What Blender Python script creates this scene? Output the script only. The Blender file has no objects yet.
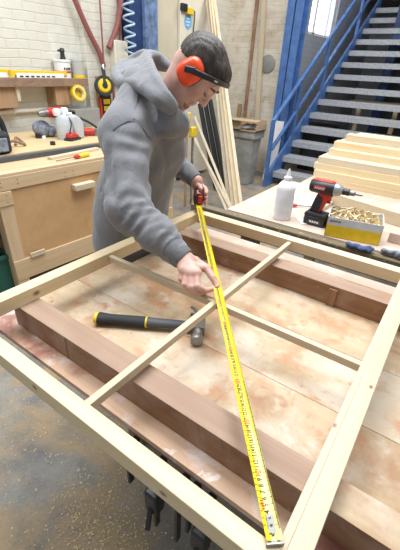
import bpy, bmesh, math, random
import numpy as np
from mathutils import Vector, Matrix, Quaternion
random.seed(7); rng = np.random.default_rng(5)
SC = bpy.context.scene; COL = SC.collection
PI = math.pi
# ------------------------------------------------------------------ camera
FPX = 357.0; PITCH, ROLL, YAW = map(math.radians, (30.14, 2.84, 34.23)); EYE = np.array([0, 0, 1.6])
_fw = np.array([-math.sin(YAW)*math.cos(PITCH), math.cos(YAW)*math.cos(PITCH), -math.sin(PITCH)])
_r = np.array([math.cos(YAW), math.sin(YAW), 0]); _u = np.cross(_r, _fw)
RT = math.cos(ROLL)*_r + math.sin(ROLL)*_u; UP = -math.sin(ROLL)*_r + math.cos(ROLL)*_u
def ray(a, b): return (a-200)/FPX*RT + (275-b)/FPX*UP + _fw
def at(a, b, ax, v):
    "point of the sight line through photo position (a, b) on the world plane ax = v"
    d = ray(a, b); k = 'xyz'.index(ax); return EYE + d*(v-EYE[k])/d[k]
def dep(a, b, t): return EYE + ray(a, b)*t
cam = bpy.data.cameras.new('camera'); co = bpy.data.objects.new('camera', cam); COL.objects.link(co)
cam.sensor_fit = 'VERTICAL'; cam.sensor_height = 36; cam.lens = FPX/550*36; cam.clip_start = .05; cam.clip_end = 60
M = Matrix((RT, UP, -_fw)).transposed().to_4x4(); M.translation = Vector(EYE); co.matrix_world = M
SC.camera = co
# ------------------------------------------------------------------ materials
def nt(name):
    m = bpy.data.materials.new(name); m.use_nodes = True; n = m.node_tree
    return m, n, n.nodes['Principled BSDF']
def nd(n, t, **kw):
    x = n.nodes.new(t)
    for k, v in kw.items():
        if k in x.inputs: x.inputs[k].default_value = v
        else: setattr(x, k, v)
    return x
def objvec(n, scale=(1, 1, 1), rnd=True):
    tc = nd(n, 'ShaderNodeTexCoord'); v = tc.outputs['Object']
    if rnd:
        oi = nd(n, 'ShaderNodeObjectInfo'); mu = nd(n, 'ShaderNodeMath', operation='MULTIPLY'); mu.inputs[1].default_value = 37.0
        n.links.new(oi.outputs['Random'], mu.inputs[0])
        ad = nd(n, 'ShaderNodeVectorMath', operation='ADD'); n.links.new(v, ad.inputs[0]); n.links.new(mu.outputs[0], ad.inputs[1]); v = ad.outputs[0]
    mp = nd(n, 'ShaderNodeMapping'); mp.inputs['Scale'].default_value = scale; n.links.new(v, mp.inputs['Vector'])
    return mp.outputs['Vector']
def noise(n, vec, scale, detail=4, rough=.55, dist=0):
    x = nd(n, 'ShaderNodeTexNoise', Scale=scale, Detail=detail, Roughness=rough, Distortion=dist)
    n.links.new(vec, x.inputs['Vector']); return x.outputs['Fac']
def ramp(n, fac, stops):
    r = nd(n, 'ShaderNodeValToRGB'); e = r.color_ramp.elements
    while len(e) < len(stops): e.new(.5)
    for el, (p, c) in zip(e, stops):
        el.position = p; el.color = (*c, 1) if len(c) == 3 else c
    n.links.new(fac, r.inputs['Fac']); return r.outputs['Color']
def mixc(n, fac, a, b, mode='MIX'):
    m = nd(n, 'ShaderNodeMix', data_type='RGBA', blend_type=mode)
    for s, v in ((0, fac), (6, a), (7, b)):
        if hasattr(v, 'is_output'): n.links.new(v, m.inputs[s])
        else: m.inputs[s].default_value = v if s == 0 else (*v[:3], 1)
    return m.outputs[2]
def bump(n, b, h, strength=.2, dist=.005):
    x = nd(n, 'ShaderNodeBump', Strength=strength, Distance=dist); n.links.new(h, x.inputs['Height']); n.links.new(x.outputs['Normal'], b.inputs['Normal'])
def plain(name, c, rough=.5, metal=0, var=.08, scale=30, bumpy=0, **kw):
    m, n, b = nt(name); v = objvec(n, rnd=False); f = noise(n, v, scale)
    lo = tuple(x*(1-var) for x in c); hi = tuple(min(1, x*(1+var)) for x in c)
    n.links.new(ramp(n, f, [(.3, lo), (.7, hi)]), b.inputs['Base Color'])
    b.inputs['Roughness'].default_value = rough; b.inputs['Metallic'].default_value = metal
    for k, v2 in kw.items(): b.inputs[k.replace('_', ' ')].default_value = v2
    if bumpy: bump(n, b, f, bumpy, .004)
    return m
def wood(name, c1, c2, axis='x', rough=.55, knots=(), stain=None, fine=1.0, kn=(.16, .075, .03)):
    m, n, b = nt(name); i = 'xyz'.index(axis); s = [38*fine]*3; s[i] = 1.6*fine
    v = objvec(n, s); f = noise(n, v, 1.0, 6, .6, .6)
    s2 = [7*fine]*3; s2[i] = .45*fine
    f2 = noise(n, objvec(n, s2), 1.0, 3, .5, 1.2)
    col = mixc(n, .45, ramp(n, f, [(.3, c2), (.62, c1)]), ramp(n, f2, [(.38, c2), (.55, c1)]))
    if stain:
        for (sc, lo, hi, c, am) in stain:
            st = noise(n, objvec(n, (1, 1, 1)), sc, 5, .6, .4)
            fr = ramp(n, st, [(lo, (0, 0, 0)), (hi, (am, am, am))])
            col = mixc(n, fr, col, c)
    if knots:
        tc = nd(n, 'ShaderNodeTexCoord')
        for (p, r) in knots:
            sb = nd(n, 'ShaderNodeVectorMath', operation='SUBTRACT'); n.links.new(tc.outputs['Object'], sb.inputs[0]); sb.inputs[1].default_value = p
            mv = nd(n, 'ShaderNodeVectorMath', operation='MULTIPLY'); n.links.new(sb.outputs[0], mv.inputs[0]); sv = [1, 1, 1]; sv[i] = .7; mv.inputs[1].default_value = sv
            ln = nd(n, 'ShaderNodeVectorMath', operation='LENGTH'); n.links.new(mv.outputs[0], ln.inputs[0])
            dv = nd(n, 'ShaderNodeMath', operation='DIVIDE'); n.links.new(ln.outputs['Value'], dv.inputs[0]); dv.inputs[1].default_value = r
            fr = ramp(n, dv.outputs[0], [(0, (.9,)*3), (.45, (.8,)*3), (.62, (.35,)*3), (1, (0, 0, 0))]); col = mixc(n, fr, col, kn)
    n.links.new(col, b.inputs['Base Color']); b.inputs['Roughness'].default_value = rough
    bump(n, b, f, .12, .002); return m
PINE = ((.76, .62, .40), (.66, .50, .28)); PALE = ((.64, .54, .39), (.54, .43, .29)); BRN = ((.32, .165, .085), (.18, .082, .036))
Mt = {}
for a in 'xyz':
    Mt['pine'+a] = wood('pine_'+a, *PINE, a); Mt['pale'+a] = wood('pale_timber_'+a, *PALE, a, fine=.8)
    Mt['brown'+a] = wood('bearer_hardwood_'+a, *BRN, a, .6, stain=[(6, .45, .68, (.46, .33, .26), .75), (30, .66, .74, (.6, .52, .45), .6)])
    Mt['old'+a] = wood('weathered_wood_'+a, (.30, .235, .16), (.16, .12, .08), a, .8)
    Mt['scaf'+a] = wood('pinkish_timber_'+a, (.68, .50, .38), (.52, .35, .24), a)
Mt['board'] = wood('bench_board', (.56, .42, .27), (.43, .30, .17), 'x', .6, stain=[
    (3.4, .50, .64, (.66, .58, .48), .7), (4.6, .49, .66, (.36, .19, .085), .9), (9.0, .54, .66, (.50, .235, .11), .7), (17, .58, .70, (.72, .64, .55), .4), (12, .60, .72, (.36, .15, .07), .8), (40, .6, .7, (.42, .22, .12), .5)], fine=.7)
Mt['board2'] = wood('bench_board_front', (.64, .44, .30), (.45, .26, .15), 'x', .5, stain=[
    (6.0, .47, .62, (.82, .76, .76), .75), (3.6, .50, .60, (.30, .10, .07), .85), (18, .62, .7, (.85, .8, .78), .6)], fine=.7)
Mt['cap'] = wood('worn_lit_bearer_top', (.40, .265, .185), (.28, .17, .11), 'x', .6, stain=[(5, .5, .7, (.30, .17, .11), .6)])  # paler by wear, and partly for light falling on the bearer tops
Mt['pinkply'] = wood('pinkish_ply', (.58, .45, .36), (.50, .37, .28), 'x', .6, stain=[(6, .5, .7, (.66, .59, .54), .7)])
Mt['ply'] = wood('plywood_door', (.60, .36, .175), (.53, .305, .135), 'x', .5, fine=.5)
Mt['shelf'] = wood('shelf_timber', (.30, .19, .125), (.2, .12, .075), 'x', .7)
Mt['bracket'] = wood('bracket_wood', (.42, .27, .15), (.33, .19, .1), 'z', .7)
for a in 'yz': Mt['bench'+a] = wood('bench_timber_'+a, (.68, .50, .31), (.56, .38, .21), a, fine=.8)
Mt['card'] = plain('cardboard', (.5, .36, .23), .9)
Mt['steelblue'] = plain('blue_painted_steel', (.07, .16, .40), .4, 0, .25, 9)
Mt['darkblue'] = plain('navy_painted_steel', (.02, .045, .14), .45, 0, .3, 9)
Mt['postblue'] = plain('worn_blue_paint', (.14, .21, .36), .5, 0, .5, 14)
Mt['galv'] = plain('galvanised_tread', (.42, .43, .45), .5, .25, .25, 40, .15)
Mt['black'] = plain('black_plastic', (.016, .016, .018), .42); Mt['rubber'] = plain('black_rubber', (.025, .025, .027), .75)
Mt['strip'] = plain('grey_edge_strip', (.075, .08, .085), .6)
Mt['dark'] = plain('shade_toned_clutter', (.03, .03, .033), .8, 0, .4, 6)  # near-black colour stands in for the shade under the stairs
Mt['grey'] = plain('grey_plastic', (.33, .325, .30), .6, 0, .3, 6); Mt['ltgrey'] = plain('light_grey_plastic', (.50, .52, .55), .45)
Mt['white'] = plain('white_plastic', (.82, .82, .82), .35, 0, .03); Mt['bottle'] = plain('milky_bottle_plastic', (.80, .80, .82), .3, 0, .03, Subsurface_Weight=.3)
Mt['paper'] = plain('paper', (.86, .87, .9), .8, 0, .02); Mt['red'] = plain('red_plastic', (.50, .025, .02), .38); Mt['orange'] = plain('orange_plastic', (.90, .075, .012), .28, 0, .04)
Mt['yellow'] = plain('yellow_plastic', (.80, .55, .02), .4); Mt['tape'] = plain('tape_yellow', (.86, .66, .025), .22, 0, .04, Coat_Weight=.4)
Mt['ink'] = plain('black_ink', (.02, .02, .02), .5); Mt['redink'] = plain('red_ink', (.62, .06, .02), .5)
Mt['steel'] = plain('bare_steel', (.42, .41, .40), .3, .9, .3, 20); Mt['darksteel'] = plain('dark_forged_steel', (.26, .25, .24), .42, .7, .35, 30)
Mt['alu'] = plain('grey_alloy', (.45, .45, .46), .35, .7)
Mt['greybox'] = plain('grey_steel_box', (.30, .30, .28), .5, 0, .12)
Mt['hose'] = plain('rubber_hose', (.27, .085, .075), .6); Mt['cyan'] = plain('coil_tube', (.42, .55, .66), .3)
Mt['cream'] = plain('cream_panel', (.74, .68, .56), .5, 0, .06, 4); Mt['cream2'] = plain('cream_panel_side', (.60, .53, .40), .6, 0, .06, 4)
Mt['bluestick'] = plain('blue_sticker', (.16, .42, .72), .4); Mt['green'] = plain('green_crate', (.015, .10, .075), .5); Mt['bluecloth'] = plain('blue_rag', (.07, .11, .22), .9, 0, .5, 30, .5)
Mt['greycloth'] = plain('grey_rag', (.20, .22, .27), .9, 0, .5, 30, .5)
Mt['clear'] = plain('clear_tub', (.72, .72, .68), .2, 0, .03, Transmission_Weight=.45)
Mt['glass'] = plain('window_glass', (.95, .97, 1), .05, 0, 0, Transmission_Weight=1.0)
Mt['shav'] = plain('wood_shavings', (.72, .58, .34), .8, 0, .3, 40); Mt['boxgrey'] = plain('grey_card', (.62, .63, .64), .6)
# person
def skinmat():
    m, n, b = nt('skin'); f = noise(n, objvec(n, rnd=False), 22, 4)
    n.links.new(ramp(n, f, [(.3, (.56, .30, .235)), (.7, (.68, .42, .345))]), b.inputs['Base Color'])
    b.inputs['Roughness'].default_value = .5; b.inputs['Subsurface Weight'].default_value = .12; b.inputs['Subsurface Radius'].default_value = (.02, .008, .004)
    return m
Mt['skin'] = skinmat()
def hoodmat():
    m, n, b = nt('hoodie_fleece'); f = noise(n, objvec(n, rnd=False), 5, 5, .6); f3 = noise(n, objvec(n, rnd=False), 240, 2)
    n.links.new(ramp(n, f, [(.3, (.165, .163, .172)), (.7, (.215, .212, .222))]), b.inputs['Base Color'])
    b.inputs['Roughness'].default_value = .95; b.inputs['Sheen Weight'].default_value = .25
    f2 = noise(n, objvec(n, (1, 1, .55), False), 15, 3, .5, 1.3)
    b1 = nd(n, 'ShaderNodeBump', Strength=.4, Distance=.014); n.links.new(f2, b1.inputs['Height'])
    b2 = nd(n, 'ShaderNodeBump', Strength=.25, Distance=.002); n.links.new(f3, b2.inputs['Height']); n.links.new(b1.outputs['Normal'], b2.inputs['Normal'])
    n.links.new(b2.outputs['Normal'], b.inputs['Normal']); return m
Mt['hood'] = hoodmat(); Mt['cuff'] = plain('ribbed_cuff', (.17, .17, .18), .95, 0, .15, 60, .4)
def hairmat():
    m, n, b = nt('dark_hair'); f = noise(n, objvec(n, (160, 160, 22), False), 1.0, 4, .6)
    n.links.new(ramp(n, f, [(.3, (.018, .013, .010)), (.75, (.075, .053, .040))]), b.inputs['Base Color'])
    b.inputs['Roughness'].default_value = .5; bump(n, b, f, .8, .004); return m
Mt['hair'] = hairmat(); Mt['beard'] = plain('short_beard', (.33, .18, .12), .8, 0, .4, 150, .4); Mt['eye'] = plain('eye_white', (.30, .26, .24), .3, 0, .02); Mt['iris'] = plain('iris', (.05, .035, .025), .2)
Mt['stubble'] = plain('clipped_hair', (.20, .125, .095), .8, 0, .35, 200, .3)
Mt['jeans'] = plain('dark_trousers', (.03, .035, .05), .9)
# setting
def brick(name, c1, c2, mort, wallaxis, sx=1.0, stains=(), bmp=.45):
    m, n, b = nt(name); tc = nd(n, 'ShaderNodeTexCoord'); sp = nd(n, 'ShaderNodeSeparateXYZ'); n.links.new(tc.outputs['Object'], sp.inputs[0])
    cb = nd(n, 'ShaderNodeCombineXYZ'); n.links.new(sp.outputs[wallaxis], cb.inputs[0]); n.links.new(sp.outputs[2], cb.inputs[1])
    wn = nd(n, 'ShaderNodeTexNoise', Scale=5.0, Detail=3.0); n.links.new(tc.outputs['Object'], wn.inputs['Vector'])
    wv = nd(n, 'ShaderNodeVectorMath', operation='MULTIPLY_ADD'); n.links.new(wn.outputs['Color'], wv.inputs[0]); wv.inputs[1].default_value = (.03, .03, 0); n.links.new(cb.outputs[0], wv.inputs[2])
    bt = nd(n, 'ShaderNodeTexBrick', Scale=1.0); n.links.new(wv.outputs[0], bt.inputs['Vector'])
    for k, v in (('Color1', c1), ('Color2', c2), ('Mortar', mort)): bt.inputs[k].default_value = (*v, 1)
    for k, v in (('Mortar Size', .006), ('Mortar Smooth', .7), ('Brick Width', .23), ('Row Height', .077), ('Bias', 0.)): bt.inputs[k].default_value = v
    col = bt.outputs['Color']; v = objvec(n, rnd=False)
    for (sc, lo, hi, c, am) in stains:
        st = noise(n, v, sc, 5, .6, .5); col = mixc(n, ramp(n, st, [(lo, (0, 0, 0)), (hi, (am,)*3)]), col, c)
    n.links.new(col, b.inputs['Base Color']); b.inputs['Roughness'].default_value = .75
    iv = nd(n, 'ShaderNodeMath', operation='SUBTRACT'); iv.inputs[0].default_value = 1; n.links.new(bt.outputs['Fac'], iv.inputs[1])
    f = noise(n, v, 18, 5, .65); ad = nd(n, 'ShaderNodeMath', operation='MULTIPLY_ADD'); n.links.new(f, ad.inputs[0]); ad.inputs[1].default_value = .9; n.links.new(iv.outputs[0], ad.inputs[2])
    bump(n, b, ad.outputs[0], bmp, .012); return m
Mt['wallL'] = brick('cream_painted_brick', (.68, .655, .57), (.66, .63, .54), (.63, .60, .515), 1, stains=[(2.2, .48, .72, (.64, .60, .50), .7), (4, .55, .7, (.80, .78, .70), .6), (13, .69, .73, (.22, .19, .15), .7)])
Mt['wallB'] = brick('limewashed_brick', (.70, .62, .50), (.64, .54, .42), (.58, .49, .38), 0, stains=[(3.0, .38, .56, (.80, .74, .63), .9), (4.5, .58, .74, (.42, .28, .18), .7), (16, .66, .70, (.20, .15, .11), .8)])
Mt['wallS'] = brick('grey_painted_brick', (.34, .35, .38), (.32, .33, .36), (.28, .29, .31), 1, stains=[(2, .5, .7, (.42, .43, .46), .5)])
def floormat():
    m, n, b = nt('sawdust_concrete'); v = objvec(n, rnd=False)
    base = ramp(n, noise(n, v, 3.2, 7, .62), [(.3, (.125, .12, .115)), (.5, (.215, .205, .19)), (.72, (.36, .34, .30))])
    d1 = ramp(n, noise(n, v, 2.6, 8, .68, .6), [(.44, (0, 0, 0)), (.60, (.85,)*3)]); base = mixc(n, d1, base, (.40, .285, .16))
    sp = noise(n, v, 95, 4, .8); base = mixc(n, ramp(n, sp, [(.56, (0, 0, 0)), (.66, (.7,)*3)]), base, (.55, .42, .26)); s4 = noise(n, v, 60, 5, .8); base = mixc(n, ramp(n, s4, [(.56, (0, 0, 0)), (.66, (.6,)*3)]), base, (.10, .09, .075))
    n.links.new(base, b.inputs['Base Color']); b.inputs['Roughness'].default_value = .75; bump(n, b, noise(n, v, 60, 5, .7), .5, .006); return m
Mt['floor'] = floormat()
# ------------------------------------------------------------------ mesh building
class MB:
    def __init__(s): s.v = []; s.f = []; s.M = Matrix.Identity(4)
    def add(s, vs, fs):
        o = len(s.v); s.v += [tuple(s.M @ Vector(p)) for p in vs]; s.f += [tuple(i+o for i in q) for q in fs]; return s
    def box(s, a, b):
        (x0, y0, z0), (x1, y1, z1) = a, b
        x0, x1 = sorted((x0, x1)); y0, y1 = sorted((y0, y1)); z0, z1 = sorted((z0, z1))
        return s.add([(x0, y0, z0), (x1, y0, z0), (x1, y1, z0), (x0, y1, z0), (x0, y0, z1), (x1, y0, z1), (x1, y1, z1), (x0, y1, z1)],
                     [(3, 2, 1, 0), (4, 5, 6, 7), (0, 1, 5, 4), (1, 2, 6, 5), (2, 3, 7, 6), (3, 0, 4, 7)])
    def bar(s, p0, p1, w, h, up=(0, 0, 1)):
        "rectangular bar from p0 to p1, w across, h along up"
        p0, p1 = Vector(p0), Vector(p1); d = (p1-p0).normalized(); u = Vector(up); sd = d.cross(u)
        if sd.length < 1e-4: sd = d.cross(Vector((1, 0, 0)))
        sd.normalize(); u = sd.cross(d); vs = []
        for p in (p0, p1):
            for a, b in ((-1, -1), (1, -1), (1, 1), (-1, 1)): vs.append(p + sd*a*w/2 + u*b*h/2)
        return s.add(vs, [(3, 2, 1, 0), (4, 5, 6, 7), (0, 1, 5, 4), (1, 2, 6, 5), (2, 3, 7, 6), (3, 0, 4, 7)])
    def tube(s, pts, r, n=10, caps=True):
        P = [Vector(p) for p in pts]; R = r if hasattr(r, '__len__') else [r]*len(P); vs = []; fs = []; side = None
        for i, p in enumerate(P):
            d = (P[min(i+1, len(P)-1)] - P[max(i-1, 0)]).normalized()
            if side is None: side = d.cross(Vector((0, 0, 1)) if abs(d.z) < .95 else Vector((1, 0, 0)))
            side = (side - d*side.dot(d)).normalized(); up = d.cross(side)
            for k in range(n):
                a = 2*PI*k/n; vs.append(p + (side*math.cos(a) + up*math.sin(a))*R[i])
        for i in range(len(P)-1):
            for k in range(n): fs.append((i*n+k, i*n+(k+1) % n, (i+1)*n+(k+1) % n, (i+1)*n+k))
        if caps: fs += [tuple(range(n))[::-1], tuple(range((len(P)-1)*n, len(P)*n))]
        return s.add(vs, fs)
    def lathe(s, prof, c=(0, 0, 0), axis=(0, 0, 1), n=24):
        q = Vector((0, 0, 1)).rotation_difference(Vector(axis)); c = Vector(c); vs = []; fs = []
        for r, z in prof:
            for k in range(n): vs.append(c + q @ Vector((max(r, 1e-5)*math.cos(2*PI*k/n), max(r, 1e-5)*math.sin(2*PI*k/n), z)))
        for i in range(len(prof)-1):
            for k in range(n): fs.append((i*n+k, i*n+(k+1) % n, (i+1)*n+(k+1) % n, (i+1)*n+k))
        fs += [tuple(range(n))[::-1], tuple(range((len(prof)-1)*n, len(prof)*n))]
        return s.add(vs, fs)
    def prism(s, poly, z0, z1, frame=None):
        "2-D outline extruded; frame = (origin, ex, ey, ez)"
        o, ex, ey, ez = [Vector(k) for k in (frame or ((0, 0, 0), (1, 0, 0), (0, 1, 0), (0, 0, 1)))]; n = len(poly)
        vs = [o+ex*x+ey*y+ez*z for z in (z0, z1) for x, y in poly]
        return s.add(vs, [tuple(range(n))[::-1], tuple(range(n, 2*n))] + [(k, (k+1) % n, n+(k+1) % n, n+k) for k in range(n)])
    def ball(s, c, r, n=14):
        r = r if hasattr(r, '__len__') else (r, r, r); vs = []; fs = []; m = n//2
        for i in range(m+1):
            a = PI*i/m
            for k in range(n): vs.append((c[0]+r[0]*max(math.sin(a), 1e-4)*math.cos(2*PI*k/n), c[1]+r[1]*max(math.sin(a), 1e-4)*math.sin(2*PI*k/n), c[2]-r[2]*math.cos(a)))
        for i in range(m):
            for k in range(n): fs.append((i*n+k, i*n+(k+1) % n, (i+1)*n+(k+1) % n, (i+1)*n+k))
        return s.add(vs, fs)
    def torus(s, c, axis, R, r, n=24, m=10):
        q = Vector((0, 0, 1)).rotation_difference(Vector(axis)); c = Vector(c); vs = []; fs = []
        for i in range(n):
            for k in range(m):
                a, b = 2*PI*i/n, 2*PI*k/m; w = R+r*math.cos(b); vs.append(c + q @ Vector((w*math.cos(a), w*math.sin(a), r*math.sin(b))))
        for i in range(n):
            for k in range(m): fs.append((i*m+k, ((i+1) % n)*m+k, ((i+1) % n)*m+(k+1) % m, i*m+(k+1) % m))
        return s.add(vs, fs)
def mtx(o):
    m = Matrix.LocRotScale(o.location, o.rotation_euler, None)
    return (mtx(o.parent) @ m) if o.parent else m
def tag(o, label=None, cat=None, group=None, kind=None):
    for k, v in (('label', label), ('category', cat), ('group', group), ('kind', kind)):
        if v: o[k] = v
    return o
def T(name, label, cat, loc, rz=0, group=None):
    o = bpy.data.objects.new(name, None); COL.objects.link(o); o.location = loc; o.rotation_euler = (0, 0, rz); o.empty_display_size = .05
    return tag(o, label, cat, group)
def O(name, mb, mat, parent=None, local=False, bevel=0, smooth=35, label=None, cat=None, group=None, kind=None, origin=None):
    V = [Vector(p) for p in mb.v]; loc = Vector((0, 0, 0))
    if parent:
        if not local:
            Mi = mtx(parent).inverted(); V = [Mi @ p for p in V]
        if parent.parent is None or True:
            lo = [min(p[k] for p in V) for k in range(3)]; hi = [max(p[k] for p in V) for k in range(3)]
    else:
        lo = [min(p[k] for p in V) for k in range(3)]; hi = [max(p[k] for p in V) for k in range(3)]
    if origin is None: loc = Vector(((lo[0]+hi[0])/2, (lo[1]+hi[1])/2, lo[2])) if kind != 'structure' else Vector((0, 0, 0))
    else: loc = Vector(origin)
    me = bpy.data.meshes.new(name); me.from_pydata([p-loc for p in V], [], mb.f)
    bm = bmesh.new(); bm.from_mesh(me); bmesh.ops.recalc_face_normals(bm, faces=bm.faces); bm.to_mesh(me); bm.free()
    me.update()
    for mm in (mat if isinstance(mat, (list, tuple)) else [mat]): me.materials.append(Mt[mm] if isinstance(mm, str) else mm)
    if smooth:
        for p in me.polygons: p.use_smooth = True
        me.set_sharp_from_angle(angle=math.radians(smooth))
    o = bpy.data.objects.new(name, me); COL.objects.link(o); o.location = loc
    if parent: o.parent = parent
    if bevel:
        b = o.modifiers.new('bevel', 'BEVEL'); b.width = bevel; b.segments = 2; b.limit_method = 'ANGLE'; b.angle_limit = math.radians(40)
    return tag(o, label, cat, group, kind)
def copy_tree(o, parent=None):
    c = o.copy(); COL.objects.link(c); c.parent = parent
    for ch in [x for x in bpy.data.objects if x.parent == o]: copy_tree(ch, c)
    return c
def spline(pts, n=8):
    P = [Vector(p) for p in pts]; P = [P[0]*2-P[1]] + P + [P[-1]*2-P[-2]]; out = []
    for i in range(1, len(P)-2):
        for k in range(n):
            t = k/n; a, b, c, d = P[i-1:i+3]
            out.append(.5*((2*b) + (c-a)*t + (2*a-5*b+4*c-d)*t*t + (3*b-a-3*c+d)*t**3))
    return out + [P[-2]]
# ------------------------------------------------------------------ implicit surfaces for the person
def smin(a, b, k):
    if k <= 0: return np.minimum(a, b)
    h = np.clip(.5+.5*(b-a)/k, 0, 1); return b*(1-h)+a*h-k*h*(1-h)
def cap(a, b, ra, rb, wr=None):
    a, b = np.array(a, float), np.array(b, float); ab = b-a; L2 = ab@ab
    def f(p):
        t = np.clip(((p-a)@ab)/L2, 0, 1); r = ra+(rb-ra)*t
        if wr is not None: r = r + wr(t, p)
        return np.linalg.norm(p-a-t[:, None]*ab, axis=1)-r
    R = max(ra, rb)+.03; return f, np.minimum(a, b)-R, np.maximum(a, b)+R
def ell(c, r, B=None):
    c, r = np.array(c, float), np.array(r, float); B = np.eye(3) if B is None else np.array(B)   # rows of B = axes
    def f(p):
        q = (p-c)@B.T; k0 = np.linalg.norm(q/r, axis=1); k1 = np.linalg.norm(q/r**2, axis=1); return k0*(k0-1)/np.maximum(k1, 1e-9)
    R = r.max()+.02; return f, c-R, c+R
def field(prims):
    "prims: (prim, k, sign)"
    def f(p):
        d = None
        for (g, k, sg) in prims:
            e = g[0](p)
            if d is None: d = e
            elif sg > 0: d = smin(d, e, k)
            else: d = -smin(-d, e, k)
        return d
    lo = np.min([g[1] for g, k, s in prims if s > 0], axis=0); hi = np.max([g[2] for g, k, s in prims if s > 0], axis=0)
    return f, lo, hi
def nets(F, h, mb):
    f, lo, hi = F; lo = lo-2*h; n = np.ceil((hi-lo)/h).astype(int)+3
    ax = [lo[i]+h*np.arange(n[i]) for i in range(3)]; D = np.empty(n)
    for i in range(n[0]):
        Y, Z = np.meshgrid(ax[1], ax[2], indexing='ij'); p = np.stack([np.full(Y.size, ax[0][i]), Y.ravel(), Z.ravel()], 1); D[i] = f(p).reshape(n[1], n[2])
    S = D < 0; c = tuple(k-1 for k in n); acc = np.zeros(c+(3,)); cnt = np.zeros(c)
    sl = lambda d: tuple(slice(d[k], d[k]+c[k]) for k in range(3))
    corners = [(i, j, k) for i in (0, 1) for j in (0, 1) for k in (0, 1)]
    for a in corners:
        for x in range(3):
            if a[x] == 0:
                b = list(a); b[x] = 1; b = tuple(b); A, Bv = D[sl(a)], D[sl(b)]; m = (A < 0) != (Bv < 0)
                t = np.where(m, A/np.where(m, A-Bv, 1), 0)
                for y in range(3): acc[..., y] += np.where(m, a[y]+(t if y == x else 0), 0)
                cnt += m
    idx = -np.ones(c, int); w = np.argwhere(cnt > 0); idx[tuple(w.T)] = np.arange(len(w))
    V = lo + h*(w + acc[tuple(w.T)]/cnt[tuple(w.T)][:, None]); Q = []
    for x in range(3):
        y, z = (x+1) % 3, (x+2) % 3
        a = [slice(None)]*3; b = [slice(None)]*3; a[x] = slice(0, -1); b[x] = slice(1, None)
        A, Bv = S[tuple(a)], S[tuple(b)]
        for e in np.argwhere(A != Bv):
            if e[y] == 0 or e[z] == 0 or e[y] >= c[y] or e[z] >= c[z]: continue
            ii = []
            for dy, dz in ((-1, -1), (0, -1), (0, 0), (-1, 0)):
                g = e.copy(); g[y] += dy; g[z] += dz; ii.append(idx[tuple(g)])
            if min(ii) < 0: continue
            Q.append(tuple(ii) if A[tuple(e)] else tuple(ii[::-1]))
    return mb.add([tuple(p) for p in V], Q)
WORLD, EXPO = 0.48, -0.2
# ================================================================== SETTING
O('floor', MB().box((-5, -2, -.1), (3.2, 11.2, 0)), 'floor', kind='structure', smooth=0)
O('wall_left', MB().box((-4.0, -2, 0), (-3.8, 6.25, 3.6)), 'wallL', kind='structure', smooth=0)
O('trim_1', MB().box((-3.8, 3.02, 0), (-3.72, 3.58, 3.6)), 'wallL', kind='structure', smooth=0, bevel=.006)   # shallow painted pier
O('wall_back', MB().box((-3.8, 6.05, 0), (-2.62, 6.25, 3.6)), 'wallB', kind='structure', smooth=0)
WX = -2.78
wa, wb = at(308, 32, 'x', WX), at(333, 34, 'x', WX); WY0, WY1, WZ0, WZ1 = wa[1], wb[1]+.05, wa[2]-.02, 3.4
wm = MB(); wm.box((WX-.2, 6.25, 0), (WX, WY0, 3.6)); wm.box((WX-.2, WY1, 0), (WX, 11, 3.6)); wm.box((WX-.2, WY0, 0), (WX, WY1, WZ0)); wm.box((WX-.2, WY0, WZ1), (WX, WY1, 3.6))
O('wall_stair', wm, 'wallS', kind='structure', smooth=0)
O('wall_far', MB().box((-2.98, 11, 0), (3.2, 11.2, 3.6)), 'wallS', kind='structure', smooth=0)
O('wall_right', MB().box((3.0, 2.2, 0), (3.2, 11, 3.6)), 'wallL', kind='structure', smooth=0)  # unseen room wall, added to block light from the right
O('ceiling', MB().box((-2.98, 9.7, 2.98), (3.2, 11.2, 3.1)), 'old'+'x', kind='structure', smooth=0)      # floor slab of the mezzanine
w = tag(bpy.data.objects.new('window_1', None), kind='structure'); COL.objects.link(w); w.location = (WX-.1, (WY0+WY1)/2, WZ0)
fm = MB(); s = .05
fm.box((WX-.13, WY0, WZ0), (WX-.06, WY0+s, WZ1)); fm.box((WX-.13, WY1-s, WZ0), (WX-.06, WY1, WZ1)); fm.box((WX-.13, WY0, WZ0), (WX-.06, WY1, WZ0+s)); fm.box((WX-.13, WY0, WZ1-s), (WX-.06, WY1, WZ1))
ym = at(319, 18, 'x', WX)[1]; fm.box((WX-.13, ym-.04, WZ0), (WX-.06, ym+.04, WZ1))
O('window_frame', fm, 'white', w, bevel=.004)
O('window_pane', MB().box((WX-.1, WY0+.04, WZ0+.04), (WX-.094, WY1-.04, WZ1-.04)), 'glass', w, smooth=0)
# ================================================================== STEEL COLUMNS
def hcol(name, label, cx, cy, w, d, along, m):
    mb = MB(); t = .018; top = 3.6
    if along == 'y': mb.box((cx-w/2, cy-d/2, 0), (cx-w/2+t, cy+d/2, top)); mb.box((cx+w/2-t, cy-d/2, 0), (cx+w/2, cy+d/2, top)); mb.box((cx-w/2, cy-t/2, 0), (cx+w/2, cy+t/2, top))
    else: mb.box((cx-w/2, cy-d/2, 0), (cx+w/2, cy-d/2+t, top)); mb.box((cx-w/2, cy+d/2-t, 0), (cx+w/2, cy+d/2, top)); mb.box((cx-t/2, cy-d/2, 0), (cx+t/2, cy+d/2, top))
    r = T(name, label, 'column', (cx, cy, 0)); O('shaft', mb, m, r, bevel=.002)
    bp = MB().box((cx-w/2-.04, cy-d/2-.0, 0), (cx+w/2+.0, cy+d/2+.0, .02)); O('base_plate', bp, m, r); return r
hcol('steel_column', 'blue painted steel column between brick wall and foot of staircase', -2.545, 5.88, .24, .22, 'x', 'steelblue')
c = T('steel_column', 'blue steel column behind the man, beside the coiled air hose', 'column', (-3.68, 3.82, 0))
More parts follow.
